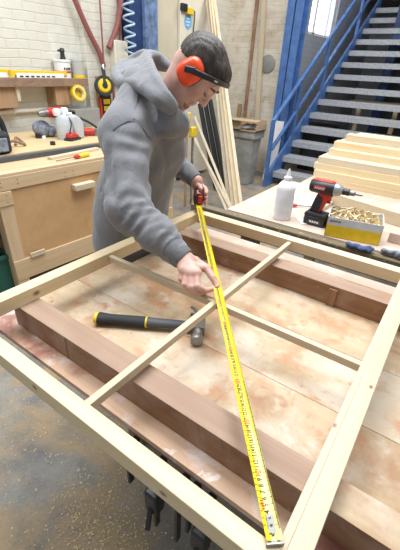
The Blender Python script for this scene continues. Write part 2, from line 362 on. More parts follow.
O('web', MB().box((-3.79, 3.60, 0), (-3.60, 3.81, 3.6)), 'darkblue', c, bevel=.004)
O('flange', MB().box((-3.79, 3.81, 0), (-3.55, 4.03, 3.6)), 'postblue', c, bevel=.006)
# ================================================================== STAIRCASE
SX, SLP, SY0 = -2.40, .655, 5.27
st = T('staircase', 'open steel staircase with blue railing and grey treads at right', 'staircase', (-1.4, 7.4, 0))
def sp(y, dz): return (SX, y, (y-SY0)*SLP+dz)
mb = MB(); ya, yb = SY0-.05, 9.75
for x in (SX-.015, SX+.015): pass
mb.prism([(ya, 0), (ya+.25, 0), (yb, (yb-SY0)*SLP-.13), (yb, (yb-SY0)*SLP+.15), (ya, .18)], -.018, .018, ((SX, 0, 0), (0, 1, 0), (0, 0, 1), (1, 0, 0)))
O('stringer', mb, 'steelblue', st, bevel=.003)
mb = MB(); mb.prism([(ya, 0), (ya+.25, 0), (yb, (yb-SY0)*SLP-.13), (yb, (yb-SY0)*SLP+.15), (ya, .18)], -.018, .018, ((-.35, 0, 0), (0, 1, 0), (0, 0, 1), (1, 0, 0)))
O('stringer', mb, 'steelblue', st, bevel=.003)
RH = .98
y = SY0+.19
k = 1
while k <= 14:
    z = .2*k; yy = SY0 + .02 + z/SLP
    mb = MB(); mb.box((SX+.02, yy-.15, z-.012), (-.37, yy+.14, z)); mb.box((SX+.02, yy-.155, z-.085), (-.37, yy-.14, z+.002)); mb.box((SX+.02, yy+.13, z-.05), (-.37, yy+.14, z))
    O('tread', mb, 'galv', st, bevel=.002); k += 1
def rl(dz, y0, y1, w=.05, h=.05):
    return MB().bar(sp(y0, dz), sp(y1, dz), w, h)
O('handrail', rl(RH, SY0-.03, 9.6), 'steelblue', st, bevel=.004)
O('midrail', rl(RH*.55, SY0+.03, 9.6, .045, .045), 'steelblue', st, bevel=.004)
for yy in (SY0-.03, 6.05, 7.05, 8.45, 9.55):
    zb = max(0, (yy-SY0)*SLP); O('railing_post', MB().box((SX-.025, yy-.03, zb), (SX+.025, yy+.03, (yy-SY0)*SLP+RH)), 'steelblue', st, bevel=.004)
pb = T('white_panel', 'white board leaning behind the lowest part of blue stair railing', 'board', (-2.62, 5.62, 0))
b_ = MB().bar((-2.52, 5.58, .0), (-2.53, 5.73, .92), .17, .02, (.35, -1, .1)); O('board_sheet', b_, 'white', pb, bevel=.002)
# ------------------------------------------------ under and behind the staircase; dark items added to make the shade
def pallet(loc, rz, lab):
    r = T('pallet_rack', lab, 'rack', loc, rz)
    for x in (-.65, -.02, .62): O('upright', MB().box((x, -.04, 0), (x+.07, .04, 1.2)), 'pinez', r, local=True, bevel=.003)
    for z in (1.14, .86): O('rail', MB().box((-.8, -.06, z), (.8, .06, z+.07)), 'pinex', r, local=True, bevel=.003)
    return r
pallet((-1.2, 7.62, 0), 0, 'pale timber rack standing under the staircase')
for (a, b, yy, wd, hh, lab) in [(322, 120, 7.0, .5, .75, 'dark box added for the shade under the lower steps of the staircase'), (352, 128, 6.9, .55, .62, 'dark box added for the shade under the staircase, beside the timber rack'), (392, 122, 7.0, .5, .7, 'dark box added for the shade under the right end of the steps')]:
    p = at(a, b, 'y', yy); r = T('shade_box', lab, 'machine', (p[0], yy, 0))
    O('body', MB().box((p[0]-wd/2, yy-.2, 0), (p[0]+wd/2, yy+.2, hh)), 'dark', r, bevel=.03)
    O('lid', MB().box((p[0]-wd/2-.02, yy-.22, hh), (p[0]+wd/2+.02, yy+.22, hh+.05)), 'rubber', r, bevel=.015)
p = at(372, 60, 'y', 9.5)
r = T('shade_cabinet', 'dark cabinet shape added for the shade seen between the upper steps', 'cabinet', (-.9, 9.9, 0))  # added dark mass behind the treads, for the shade there
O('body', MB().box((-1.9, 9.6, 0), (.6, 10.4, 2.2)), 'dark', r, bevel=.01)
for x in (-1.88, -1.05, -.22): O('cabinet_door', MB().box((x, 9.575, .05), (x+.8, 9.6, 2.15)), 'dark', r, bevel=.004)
c = T('steel_column', 'blue steel column seen behind the upper steps', 'column', (-1.75, 8.9, 0)); O('shaft', MB().box((-1.83, 8.82, 0), (-1.67, 8.98, 2.98)), 'darkblue', c, bevel=.004)
# ================================================================== BACK WALL: things standing there
d = at(268, 64, 'y', 6.05)
dm = MB().lathe([(.0, 0), (.115, 0), (.13, .008), (.13, .02), (.115, .028), (.03, .03), (.028, .036), (0, .036)], (d[0], 6.05, d[2]), (0, -1, 0), 32)
O('wall_disc', dm, 'greybox', label='round grey metal disc fixed on the brick wall', cat='disc')
def plank(name, p0, p1, w, h, m, up, label, group, cat='plank'):
    return O(name, MB().bar(p0, p1, w, h, up), m, bevel=.0015, label=label, cat=cat, group=group)
tp = at(262, 0, 'y', 6.0); bt = at(254, 150, 'y', 5.8)
plank('timber_board', (tp[0], 6.02, tp[2]+.4), (bt[0], 5.9, 0), .075, .022, 'palez', (0, 1, 0), 'tall narrow pale plank standing upright against the brick wall', 'uprights on the brick wall')
tp = at(257, 0, 'y', 6.0); bt = at(247, 110, 'y', 5.9)
plank('timber_board', (tp[0], 6.02, tp[2]+.4), (bt[0]-.06, 5.93, 0), .05, .03, 'brownz', (0, 1, 0), 'narrow dark brown strip standing in for the shaded gap behind tall pale plank', 'uprights on the brick wall')  # brown bar drawn in place of the dark gap by the pale plank
for (a, b, w_, h_, lab) in [(238, 104, .07, 1.30, 'shorter brown offcut upright on brick wall above the bin'), (247, 112, .05, 1.20, 'small pale offcut upright beside the brown one above the bin')]:
    p = at(a, b, 'y', 5.9); plank('timber_offcut', (p[0], 5.97, p[2]), (p[0]+.01, 5.92, 0), w_, .03, 'bracket' if w_ > .06 else 'palez', (0, 1, 0), lab, 'uprights on the brick wall', 'offcut')
p = at(248, 128, 'y', 5.2); zt = p[2]
bn = T('waste_bin', 'grey plastic waste bin between leaning planks and staircase', 'bin', (p[0], 5.2, 0))
mb = MB().lathe([(.14, 0), (.15, .01), (.185, zt-.12), (.17, zt-.12), (.135, .03), (0, .03)], (0, 0, 0), n=4); mb.v = [( (x*.7071-y*.7071)*1.35+p[0], (x*.7071+y*.7071)*1.1+5.2, z) for x, y, z in mb.v]
O('body', mb, 'grey', bn, bevel=.008)
O('rim', MB().box((p[0]-.21, 5.2-.17, zt-.13), (p[0]+.21, 5.2+.17, zt-.02)), 'grey', bn, bevel=.01)
cb = T('cardboard_box', 'open cardboard box with grey packing lying on top of the bin', 'box', (p[0], 5.15, zt-.02))
x0, x1, y0, y1, z0 = p[0]-.22, p[0]+.24, 5.0, 5.34, zt-.018
O('carton', MB().box((x0, y0, z0), (x1, y1, z0+.012)).box((x0, y0, z0), (x0+.2, y0+.008, z0+.13)).box((x0, y1-.008, z0), (x1, y1, z0+.14)).box((x0, y0, z0), (x0+.008, y1, z0+.14)).box((x1-.008, y0, z0), (x1, y1, z0+.09)), 'card', cb)
O('flap', MB().bar((x0+.02, y0+.02, z0+.145), (x1-.02, y0+.12, z0+.135), .26, .008), 'card', cb)
mb = MB()
for i in range(7): mb.ball((x0+.25+.03*(i % 3), y0+.05+.03*i, z0+.05+.008*(i % 2)), (.07, .04, .035), 10)
O('packing', mb, 'ltgrey', cb)
# planks leaning into the corner
specs = [(242, 213, 214.5, 0, .036), (237.5, 214, 212, 0, .034), (233.5, 214, 209.7, 0, .032), (240, 212, 213.2, 0, .03), (229.5, 213, 207, 0, .034), (235.5, 213, 210.9, 0, .03)]
labs = ['rightmost of the tall pale planks leaning in the corner', 'tall pale plank just left of the rightmost in the leaning bundle', 'pale plank at the front middle of the leaning bundle', 'pale plank tucked behind the right edge of the leaning bundle', 'leftmost of the tall pale planks leaning in the corner', 'pale plank at the back middle of the leaning bundle']
for i, ((a, b, a2, b2, w_), lab) in enumerate(zip(specs, labs)):
    yy = 3.55+.07*i; p1 = at(a2, b2, 'x', -3.562+.026*(5-i)); p0 = at(a, b, 'y', yy); dv = p0-p1; t = -p0[2]/dv[2]; p0 = p0+dv*t
    dd = p1-p0; p1 = p1+dd*.02
    plank('leaning_plank', p0, p1, w_*1.2, .018, 'pinez' if i % 2 else 'palez', (.75, -.62, .2), lab, 'planks leaning in the corner')
for (a, b, a2, b2, lab) in [(233, 213, 186, 122, 'thin pale batten slanting up to the left behind the tape measure'), (237, 222, 195, 117, 'thin pale batten leaning left, nearest the tall planks'), (228, 213, 191, 128, 'greyish batten between the two thin pale ones')]:
    p0 = at(a, b, 'y', 3.5); p1 = at(a2, b2, 'y', 4.2); dv = p0-p1; p0 = p0+dv*(-p0[2]/dv[2]) if dv[2] < -.01 else p0
    plank('leaning_batten', p0, p1, .032, .022, 'palez', (.55, -.8, .2), lab, 'thin battens leaning left')
# black tubes, clamps left of the planks
for i, (a, lab) in enumerate([(200, 'black pipe leaning beside the cream cabinet, left one'), (205, 'black pipe leaning between the other two'), (210, 'black pipe leaning nearest the tall planks')]):
    p1 = at(a, 104-2*i, 'y', 4.75); p0 = at(a+18, 200, 'y', 4.5); dv = p0-p1; p0 = p0+dv*((.025-p0[2])/dv[2])
    O('black_pipe', MB().tube([p0, p1], .035, 12), 'rubber', label=lab, cat='pipe', group='black pipes beside the planks')
for i, (a, b, lab) in enumerate([(187, 118, 'upper yellow clamp on a timber behind the man'), (193, 132, 'lower yellow clamp on a timber behind the man')]):
    p = at(a, b, 'x', -2.75); r = T('bar_clamp', lab, 'clamp', (p[0], p[1], p[2]), 0, 'yellow clamps behind the man')
    O('jaw', MB().box((p[0]-.03, p[1]-.05, p[2]-.06), (p[0]+.03, p[1]+.05, p[2]+.06)), 'yellow', r, bevel=.015)
    O('clamp_bar', MB().box((p[0]-.008, p[1]-.015, 0.0), (p[0]+.008, p[1]+.015, p[2]+.05)), 'steel' if i else 'bracket', r)
# tall cream cabinet
c = T('tall_cabinet', 'tall cream cabinet with safety sticker behind the man', 'cabinet', (-3.6, 4.85, 0))
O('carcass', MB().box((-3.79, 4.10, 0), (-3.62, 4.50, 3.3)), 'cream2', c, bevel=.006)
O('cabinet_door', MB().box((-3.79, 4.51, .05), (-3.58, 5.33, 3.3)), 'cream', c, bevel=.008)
p = at(188, 22, 'x', -3.58)
mb = MB().lathe([(0, 0), (.085, 0), (.085, .002), (0, .002)], (-3.58, p[1], p[2]), (1, 0, 0), 28); s_ = O('sticker', mb, 'bluestick', c, label='round blue safety sticker')
mb = MB()
for z_, w2 in ((.035, .03), (.0, .05), (-.035, .035)): mb.box((-3.5785, p[1]-w2, p[2]+z_-.006), (-3.577, p[1]+w2, p[2]+z_+.006))
O('sticker_lines', mb, 'white', s_)
p = at(186, 10, 'x', -3.58)
tm = T('pocket_torch', 'small yellow and black gadget hung high on the cream cabinet', 'tool', (-3.57, p[1], p[2]))
O('grip', MB().box((-3.58, p[1]-.02, p[2]-.045), (-3.54, p[1]+.12, p[2]+.03)), 'yellow', tm, bevel=.008, label='yellow body')
O('head', MB().box((-3.58, p[1]-.13, p[2]-.02), (-3.53, p[1]-.02, p[2]+.06)), 'black', tm, bevel=.01)
O('clip', MB().tube(spline([(-3.57, p[1]+.12, p[2]), (-3.56, p[1]+.17, p[2]-.02), (-3.57, p[1]+.15, p[2]-.3)], 6), .007, 8), 'black', tm)
# ================================================================== LEFT WORKBENCH (turned a little against the wall)
BL = Vector((-2.5, 1.14, 0)); BA = -.05
BX = Vector((math.cos(BA), math.sin(BA), 0)); BY = Vector((-math.sin(BA), math.cos(BA), 0))
def onface(a, b, x=0.0):
    "local (y, z) where the sight line meets the bench plane local x"
    d = Vector(ray(a, b)); p0 = BL + BX*x; e = Vector(EYE); t = (p0-e).dot(BX)/d.dot(BX); p = e+d*t
    return (p-BL).dot(BY), p.z
def onbench(a, b, z):
    p = Vector(at(a, b, 'z', z))-BL; return p.dot(BX), p.dot(BY)
def W(x, y, z): return tuple(BL + BX*x + BY*y + Vector((0, 0, z)))
ZT = .914; ZU = .962
wb1 = T('workbench', 'pale timber workbench with a plywood door, behind the man at left', 'workbench', BL, BA)
L = dict(parent=wb1, local=True)
YE = 1.8
O('worktop', MB().box((-.32, -.9, ZT-.022), (0.0, YE, ZT)), 'benchy', bevel=.003, **L)
zr = onface(50, 181)[1]
O('face_rail', MB().box((-.04, -.9, .80), (.003, YE, ZT-.022)), 'benchy', bevel=.003, **L)
O('upper_deck', MB().box((-1.22, -.9, ZU-.03), (-.335, YE, ZU)), wood('deck_ply', (.66, .50, .28), (.60, .43, .22), 'y', fine=.5), bevel=.002, **L)
O('dark_riser', MB().box((-.34, -.9, ZT), (-.295, YE, ZU-.010)), 'strip', bevel=.003, label='dark grey edge strip', **L)
y0, y1 = onface(14, 200)[0], onface(26, 270)[0]
O('leg', MB().box((-.10, .01, 0), (-.002, .105, .80)), 'benchz', bevel=.003, **L)
O('leg', MB().box((-.10, YE-.1, 0), (-.002, YE, .80)), 'benchz', bevel=.003, **L)
O('leg', MB().box((-1.2, .02, 0), (-1.1, .115, ZU-.03)), 'pinez', bevel=.003, **L)
O('leg', MB().box((-1.2, YE-.1, 0), (-1.1, YE, ZU-.03)), 'pinez', bevel=.003, **L)
O('leg', MB().box((-.10, -.9, 0), (-.002, -.81, .80)), 'pinez', bevel=.003, **L)
O('bottom_rail', MB().box((-.04, .012, .09), (.004, YE, .258)), 'benchy', bevel=.003, **L)
dr = O('cupboard_door', MB().box((-.03, .10, .25), (-.008, YE-.02, .805)), 'ply', bevel=.002, **L)
hy, hz = onface(72, 187); hy2 = onface(92, 182)[0]
hb = MB().box((-.008, hy, hz-.03), (.05, hy2, hz+.022))
O('door_handle', hb, 'paley', dr, bevel=.006, origin=None) if False else O('door_handle', hb, 'paley', bevel=.006, label='pale wooden block handle', **L)
ky, kz = onface(30, 255); O('turn_block', MB().box((.004, ky, kz-.02), (.02, ky+.12, kz+.018)), 'paley', bevel=.003, **L)
O('side_rail', MB().box((-.05, -.86, .695), (.006, .112, .795)), 'benchy', bevel=.003, **L)
sc_ = [(.003, yy, zz+.01*math.sin(yy*9)) for yy in (-.05, .05, .17, .55, .62, 1.0) for zz in (.825, .855)] + [(.006, .07, .72), (.006, .07, .77)]
for q in sc_: O('screw_head', MB().lathe([(0, 0), (.0045, 0), (.0045, .0015), (0, .0015)], q, (1, 0, 0), 8), 'shelf', **L)
# under the bench end
gc = T('storage_crate', 'dark green plastic crate on the floor under the left bench end', 'crate', W(-.28, -.28, 0), BA)
O('body', MB().box((-.2, -.3, 0), (.2, .3, .012)).box((-.2, -.3, 0), (-.185, .3, .30)).box((.185, -.3, 0), (.2, .3, .30)).box((-.2, -.3, 0), (.2, -.285, .30)).box((-.2, .285, 0), (.2, .3, .30)), 'green', gc, local=True, bevel=.006)
O('rim', MB().box((-.22, -.32, .27), (.22, -.3, .30)).box((-.22, .3, .27), (.22, .32, .30)).box((.2, -.32, .27), (.22, .32, .30)).box((-.22, -.32, .27), (-.2, .32, .30)), 'green', gc, local=True, bevel=.004)
for i in range(5):
    q = MB().box((-.12+.05*i, -.26, .02), (-.10+.05*i, .25, .56+.02*(i % 3)))
    V = [W(-.28+x, -.28+y, z) for x, y, z in q.v]; q.v = V
    O('sheet_offcut', q, 'ltgrey' if i % 2 else 'darksteel', label='grey sheet offcut standing upright in the green crate', cat='offcut', group='sheet offcuts in the green crate')
# ---- on the bench
sd = T('screwdriver', 'yellow and red handled screwdriver on the front of the left workbench', 'screwdriver', (0, 0, 0))
a_, b_ = onbench(89, 153, ZT+.035), onbench(55, 161, ZT+.02)
bt_ = MB().box((-.16, 0, ZT), (-.09, .60, ZT+.022))
bx, by = onbench(52, 158, ZT+.022); bx2, by2 = onbench(100, 148, ZT+.022)
q = MB().bar(W(bx-.04, by, ZT+.011), W(bx2-.04, by2, ZT+.011), .05, .022); O('batten_offcut', q, 'paley', bevel=.002, label='short pale batten lying behind the screwdriver on the left workbench', cat='batten')
h0, h1 = Vector(at(89, 154, 'z', ZT+.019)), Vector(at(75, 157, 'z', ZT+.019)); s1 = Vector(at(56, 161, 'z', ZT+.012)); dh = (h1-h0)
sd.location = (h1.x, h1.y, ZT)
O('handle', MB().tube([h0, h0+dh*.06, h0+dh*.5, h0+dh*.72], [.010, .018, .018, .013], 12), 'yellow', sd, label='yellow handle end')
O('ferrule', MB().tube([h0+dh*.72, h0+dh*.85, h1+dh*.05], [.013, .018, .010], 12), 'red', sd, label='red handle collar')
O('blade', MB().tube([h1, s1], [.004, .004], 8), 'darksteel', sd)
# black bag at far left
p = onbench(-2, 152, ZU); bag = T('tool_bag', 'black tool bag at the left end of the workbench', 'bag', W(p[0], p[1], ZU), BA)
O('body', MB().box((-.12, -.22, 0), (.12, .07, .16)), 'rubber', bag, local=True, bevel=.03)
O('handle', MB().tube(spline([(0, -.15, .16), (.0, -.12, .30), (.0, 0, .32), (.02, .06, .22), (.04, .07, .10)], 6), .022, 10), 'black', bag, local=True)
O('pocket', MB().box((.12, -.1, .02), (.14, .03, .12)), 'greycloth', bag, local=True, bevel=.01)
def pos(a, b, z=ZU): p = onbench(a, b, z); return W(p[0], p[1], z)
# small cable coil, tin and plugs
P = Vector(pos(18, 146)); cr = O('cable_lead', MB().tube(spline([P+Vector((0, -.12, .02)), P+Vector((.03, -.05, .05)), P+Vector((.05, .02, .02)), P+Vector((.0, .06, .012)), P+Vector((-.04, .02, .06)), P+Vector((0, -.02, .012))], 8), .011, 8), 'shelf', label='small tangled brown cable beside the black tool bag', cat='cable')
P = Vector(pos(39, 138)); O('cable_reel', MB().lathe([(0, 0), (.03, 0), (.03, .03), (0, .03)], P, n=20), 'black', label='small black reel on the bench deck below the wall', cat='reel')
P = Vector(pos(44, 138)); O('little_pot', MB().lathe([(0, 0), (.02, 0), (.018, .022), (0, .022)], P, n=16), 'white', label='small white pot right of the little black reel', cat='pot')
P = Vector(pos(53, 145)); O('round_plug', MB().lathe([(0, 0), (.022, 0), (.022, .028), (.015, .03), (0, .03)], P, n=16), 'rubber', label='black round plug near the front of the bench deck', cat='plug')
# cordless drill lying at left of the jugs (grey chuck, red body)
P = Vector(pos(55, 137)); dl = T('cordless_drill', 'red and grey drill lying left of the grey jugs on the workbench', 'drill', P, BA+.1)
O('body', MB().tube([(0, -.05, .215), (0, -.0, .215), (0, .13, .215), (0, .15, .215)], [.038, .045, .045, .03], 14), 'red', dl, local=True)
O('chuck', MB().lathe([(0, 0), (.02, 0), (.03, .03), (.036, .06), (.036, .09), (0, .09)], (0, -.14, .215), (0, 1, 0), 16), 'darksteel', dl, local=True)
O('grip', MB().tube([(0, .09, .20), (0, .115, .12), (0, .13, .05)], [.03, .026, .03], 12), 'red', dl, local=True)
O('battery', MB().box((-.045, .06, 0), (.045, .19, .06)), 'black', dl, local=True, bevel=.008)
P = Vector(pos(43, 137)); mb = MB(); mb.ball((P.x, P.y, P.z+.075), (.08, .085, .075), 14); mb.ball((P.x+.03, P.y+.07, P.z+.05), (.06, .06, .05), 12)
O('grey_lump', mb, 'greycloth', label='rounded grey lump below the drill chuck on the workbench', cat='cloth')  # two overlapping grey ellipsoids
# grey jug spray gun unit : two containers with white knobs
P = Vector(pos(66, 139)); ju = T('spray_container', 'light grey jug with two white caps on the workbench', 'jug', P, BA)
O('tank', MB().lathe([(0, 0), (.068, 0), (.074, .02), (.074, .17), (.055, .205), (.03, .21), (0, .21)], (0, 0, 0), n=20), 'ltgrey', ju, local=True)
for dy, dz in ((-.045, .205), (.035, .21)):
    O('cap', MB().lathe([(0, 0), (.03, .0), (.036, .025), (.033, .05), (.018, .058), (0, .058)], (-.02, dy, dz), n=18), 'white', ju, local=True, label='white round cap')
O('hose_loop', MB().tube(spline([(.03, .02, .21), (.09, .02, .15), (.11, -.02, .06), (.09, .04, .01)], 6), .006, 8), 'rubber', ju, local=True)
P = Vector(pos(77, 138)); j2 = T('plastic_canister', 'tall pale grey canister leaning right of the capped jug', 'canister', P, BA)
mb = MB().prism([(-.04, 0), (.06, 0), (.065, .14), (.035, .18), (-.02, .215), (-.055, .19)], -.045, .045, ((0, 0, 0), (0, 1, 0), (0, 0, 1), (1, 0, 0)))
O('body', mb, 'ltgrey', j2, local=True, bevel=.014)
O('neck', MB().lathe([(0, 0), (.022, 0), (.022, .03), (0, .03)], (0, -.04, .195), (0, -.3, 1), 14), 'white', j2, local=True)
P = Vector(pos(73, 140)); sdr = T('palm_sander', 'red palm sander in front of the grey canister', 'sander', P, BA+.3)
O('base', MB().box((-.04, -.075, 0), (.04, .075, .02)), 'rubber', sdr, local=True, bevel=.004)
O('body', MB().prism([(-.065, .02), (.065, .02), (.055, .045), (-.01, .07), (-.055, .06)], -.035, .035, ((0, 0, 0), (0, 1, 0), (0, 0, 1), (1, 0, 0))), 'red', sdr, local=True, bevel=.012)
P = Vector(pos(87, 136)); rg = T('red_grinder', 'second red power tool right of the sander, below grey box', 'power tool', P, BA-.4)
O('body', MB().tube([(0, -.08, .035), (0, -.06, .04), (0, .04, .04), (0, .07, .035)], [.022, .032, .034, .028], 14), 'red', rg, local=True)
O('gearhead', MB().lathe([(0, 0), (.038, 0), (.038, .03), (.03, .06), (0, .06)], (0, .10, .0), n=16), 'darksteel', rg, local=True)
# grey steel box against the wall
p0, p1 = at(74, 110, 'x', -3.62), at(97, 142, 'x', -3.62)
gb = T('steel_box', 'grey steel box against the wall, right of the jugs', 'box', (-3.62, 2.83, ZU))
O('body', MB().box((-3.71, 2.66, ZU), (-3.54, 2.99, 1.15)), 'greybox', gb, bevel=.005)
O('side_vent', MB().box((-3.70, 2.648, ZU+.01), (-3.55, 2.66, 1.13)), 'black', gb, bevel=.003)
O('wall_bracket', MB().box((-3.8, 2.7, 1.02), (-3.70, 2.95, 1.10)), 'greybox', gb)
# ================================================================== SHELF ON THE LEFT WALL
zs = at(40, 78, 'x', -3.62)[2]
ye = at(88, 79, 'x', -3.6)[1]
sh = T('wall_shelf', 'brown timber shelf on the cream brick wall at upper left', 'shelf', (-3.7, 2.2, zs))
O('shelf_board', MB().box((-3.8, .6, zs-.075), (-3.6, ye, zs)), 'shelf'if True else '', sh, bevel=.003)
for (a, lab) in [(5, 0), (62, 1)]:
    yb = at(a, 92, 'x', -3.65)[1]; O('bracket_block', MB().box((-3.8, yb-.09, zs-.255), (-3.64, yb+.10, zs-.075)), 'bracket', sh, bevel=.003)
    if lab == 0: O('bracket_cheek', MB().box((-3.8, yb+.10, zs-.2), (-3.63, yb+.135, zs-.075)), 'paley', sh, bevel=.002)
def lvl(x, y0, y1, z, h, d, lab):
    r = T('spirit_level', lab, 'spirit level', (x, (y0+y1)/2, z), 0, 'spirit levels on the shelf')
    O('body', MB().box((x-d/2, y0, z+.022), (x+d/2, y1, z+h)), 'yellow', r, bevel=.003)
    O('print_band', MB().box((x-d/2-.001, y0+.04, z), (x+d/2+.002, y1-.04, z+.04)), 'white', r, bevel=.001)
    mb = MB()
    for k in range(7): mb.box((x+d/2+.002, y0+.07+k*(y1-y0-.2)/7, z+.006), (x+d/2+.0035, y0+.07+(k+.62)*(y1-y0-.2)/7, z+.018))
    O('print_marks', mb, 'ink', r)
    O('end_cap', MB().box((x-d/2-.002, y0-.012, z), (x+d/2+.002, y0+.012, z+h+.002)), 'yellow', r); return r
yl0, yl1 = at(11, 72, 'x', -3.64)[1], at(66, 72, 'x', -3.64)[1]
lvl(-3.64, yl0, yl1, zs, .062, .03, 'long yellow and white spirit level on the shelf, next to the bucket')
lvl(-3.69, yl0-.8, yl0+.02, zs, .066, .03, 'yellow spirit level at the left end of the shelf')
y_ = at(64, 75, 'x', -3.70)[1]
bk = T('filler_bucket', 'small white tub with yellow label on the shelf', 'tub', (-3.71, y_, zs))
O('body', MB().lathe([(0, 0), (.078, 0), (.086, .15), (0, .15)], (-3.71, y_, zs), n=24), 'white', bk)
O('label', MB().lathe([(.0795, .03), (.0845, .125)], (-3.71, y_, zs), n=24), 'yellow', bk, label='yellow label band')
O('label_stripe', MB().lathe([(.0805, .045), (.0825, .065)], (-3.71, y_, zs), n=24), 'redink', bk); 
mb = MB()
for k in range(5):
    a = -.45+.2*k; mb.bar((-3.71+.0845*math.cos(a), y_+.0845*math.sin(a), zs+.085), (-3.71+.0845*math.cos(a+.12), y_+.0845*math.sin(a+.12), zs+.085), .003, .022)
O('label_letters', mb, 'ink', bk)
O('lid', MB().lathe([(0, .148), (.092, .148), (.092, .165), (.07, .168), (0, .168)], (-3.71, y_, zs), n=24), 'white', bk, label='white lid')
ng = T('spray_nozzle', 'black nozzle standing on the lid of the white tub', 'nozzle', (-3.71, y_, zs+.168))
O('stem', MB().lathe([(0, 0), (.03, 0), (.022, .04), (.02, .07), (.028, .075), (.02, .10), (0, .105)], (-3.71, y_+.02, zs+.168), n=14), 'black', ng)
O('trigger', MB().box((-3.72, y_-.03, zs+.235), (-3.70, y_+.03, zs+.255)), 'black', ng, bevel=.005)
y2 = at(79, 75, 'x', -3.68)[1]
cj = T('clear_tub', 'clear plastic tub with yellow base at the right end of the shelf', 'tub', (-3.69, y2, zs))
O('body', MB().lathe([(0, .025), (.066, .025), (.070, .165), (0, .165)], (-3.69, y2, zs), n=20), 'clear', cj)
O('base', MB().lathe([(0, 0), (.07, 0), (.07, .03), (0, .03)], (-3.69, y2, zs), n=20), 'yellow', cj, label='yellow base')
O('lid', MB().lathe([(0, .16), (.073, .16), (.073, .178), (0, .178)], (-3.69, y2, zs), n=20), 'ltgrey', cj)
p = at(76.5, 93, 'x', -3.60)
mb = MB(); ax_ = Vector((.93, -.15, .25)).normalized(); c_ = Vector((-3.57, p[1], p[2]))
def ringprof(R, r, w): return [(r, -w/2), (R, -w/2), (R, w/2), (r, w/2), (r, -w/2)]
tr = T('tape_roll', 'yellow tape roll hanging below the right end of the shelf', 'tape', c_)
mb.lathe(ringprof(.078, .056, .05), c_, ax_, 32); O('tape_ring', mb, 'yellow', tr)
O('cardboard_core', MB().lathe(ringprof(.057, .052, .051), c_, ax_, 32), 'cream', tr)
O('hook', MB().tube(spline([(-3.605, p[1]-.015, zs-.06), (-3.58, p[1]-.01, zs-.085), (-3.57, p[1]-.01, p[2]+.05)], 5), .004, 8), 'steel', tr)
za = at(40, 110, 'x', -3.76)[2]; yp = at(88, 109, 'x', -3.76)[1]-.03
cp = T('conduit_pipe', 'white conduit pipe running along the wall below the shelf', 'pipe', (-3.77, 2, za))
O('pipe', MB().tube([(-3.775, .3, za), (-3.775, 2.55, za)], .022, 12), 'cream', cp)
for yy in (1.2, 2.1): O('clip', MB().torus((-3.775, yy, za), (0, 1, 0), .026, .006, 18, 8), 'white', cp)
# ================================================================== HOSES ON THE LEFT WALL
def xw(a, b, X): return tuple(at(a, b, 'x', X))
O('air_hose', MB().tube(spline([xw(68, -20, -3.66), xw(75, 0, -3.66), xw(88, 30, -3.66), xw(99, 52, -3.66), xw(104, 67, -3.66)], 8), .027, 12), 'hose', label='thick brownish red hose hanging above the yellow reel', cat='hose')
O('short_hose', MB().tube(spline([xw(120, -20, -3.66), xw(121, 0, -3.66), xw(117, 26, -3.66), xw(109, 48, -3.66)], 8), [.03]*24+[.033], 12), 'hose', label='red hose with open end hanging right of thin cord', cat='hose')
O('hose_pipe', MB().tube(spline([xw(117, -10, -3.69), xw(120, 20, -3.69), xw(120, 40, -3.69), xw(114, 56, -3.69), xw(113, 80, -3.69), xw(115, 110, -3.69)], 8), .014, 10), 'hose', label='thin reddish pipe running down beside the blue column', cat='pipe')
O('pull_cord', MB().tube([xw(99, -10, -3.64), xw(104, 66, -3.63)], .009, 8), 'hose', label='thin red cord hanging straight down to the yellow reel', cat='cord')
# reel / pulley hanging
c_ = Vector(xw(104, 86, -3.58)); rl_ = T('hose_reel', 'black and yellow pulley hanging from the red hose', 'pulley', c_)
O('wheel', MB().lathe(ringprof(.105, .06, .05), c_, (.85, -.4, .2), 32), 'rubber', rl_)
O('hub', MB().lathe([(0, -.03), (.064, -.03), (.075, -.012), (.075, .03), (.06, .045), (0, .048)], c_, (.85, -.4, .2), 28), 'yellow', rl_, label='yellow hub')
O('hub_cap', MB().lathe([(0, .04), (.032, .045), (.028, .06), (0, .062)], c_, (.85, -.4, .2), 24), 'black', rl_)
O('yoke', MB().bar(c_+Vector((.05, -.02, .02)), Vector(xw(103, 68, -3.62)), .045, .02, (1, 0, 0)), 'black', rl_, bevel=.004)
O('swivel', MB().tube([Vector(xw(103.5, 74, -3.61)), Vector(xw(103, 65, -3.63))], .02, 10), 'steel', rl_)
# board with yellow level behind the reel
a0, a1 = xw(96, 76, -3.71), xw(112, 134, -3.71)
bd = O('backing_board', MB().box((-3.72, a0[1]-.01, .75), (-3.70, a0[1]+.20, a0[2])), 'bracket', bevel=.002, label='narrow brown board on the wall behind the black and yellow pulley', cat='board')
yl = T('box_level', 'black and yellow tool with square windows hanging below the pulley', 'tool', (-3.66, a0[1]+.09, .8))
O('body', MB().box((-3.70, a0[1]+.02, .80), (-3.665, a0[1]+.16, 1.27)), 'black', yl, bevel=.004)
mb = MB()
for k in range(4): mb.box((-3.665, a0[1]+.04, 1.20-.075*k-.03), (-3.660, a0[1]+.14, 1.20-.075*k+.025))
O('yellow_blocks', mb, 'yellow', yl, bevel=.004)
O('red_edge', MB().box((-3.70, a0[1]+.0, .80), (-3.668, a0[1]+.018, 1.24)), 'redink', yl)
mb = MB().bar(xw(101, 128, -3.60), xw(118, 100, -3.60), .09, .03, (1, 0, 0)); O('yellow_clamp', mb, 'yellow', bevel=.012, label='yellow clamp handle low on the wall beside the man', cat='clamp')
O('black_cable', MB().tube(spline([xw(80, 118, -3.53), xw(90, 123, -3.45), xw(102, 131, -3.40), xw(115, 138, -3.4)], 6), .012, 8), 'rubber', label='black cable drooping from the grey steel box', cat='cable')
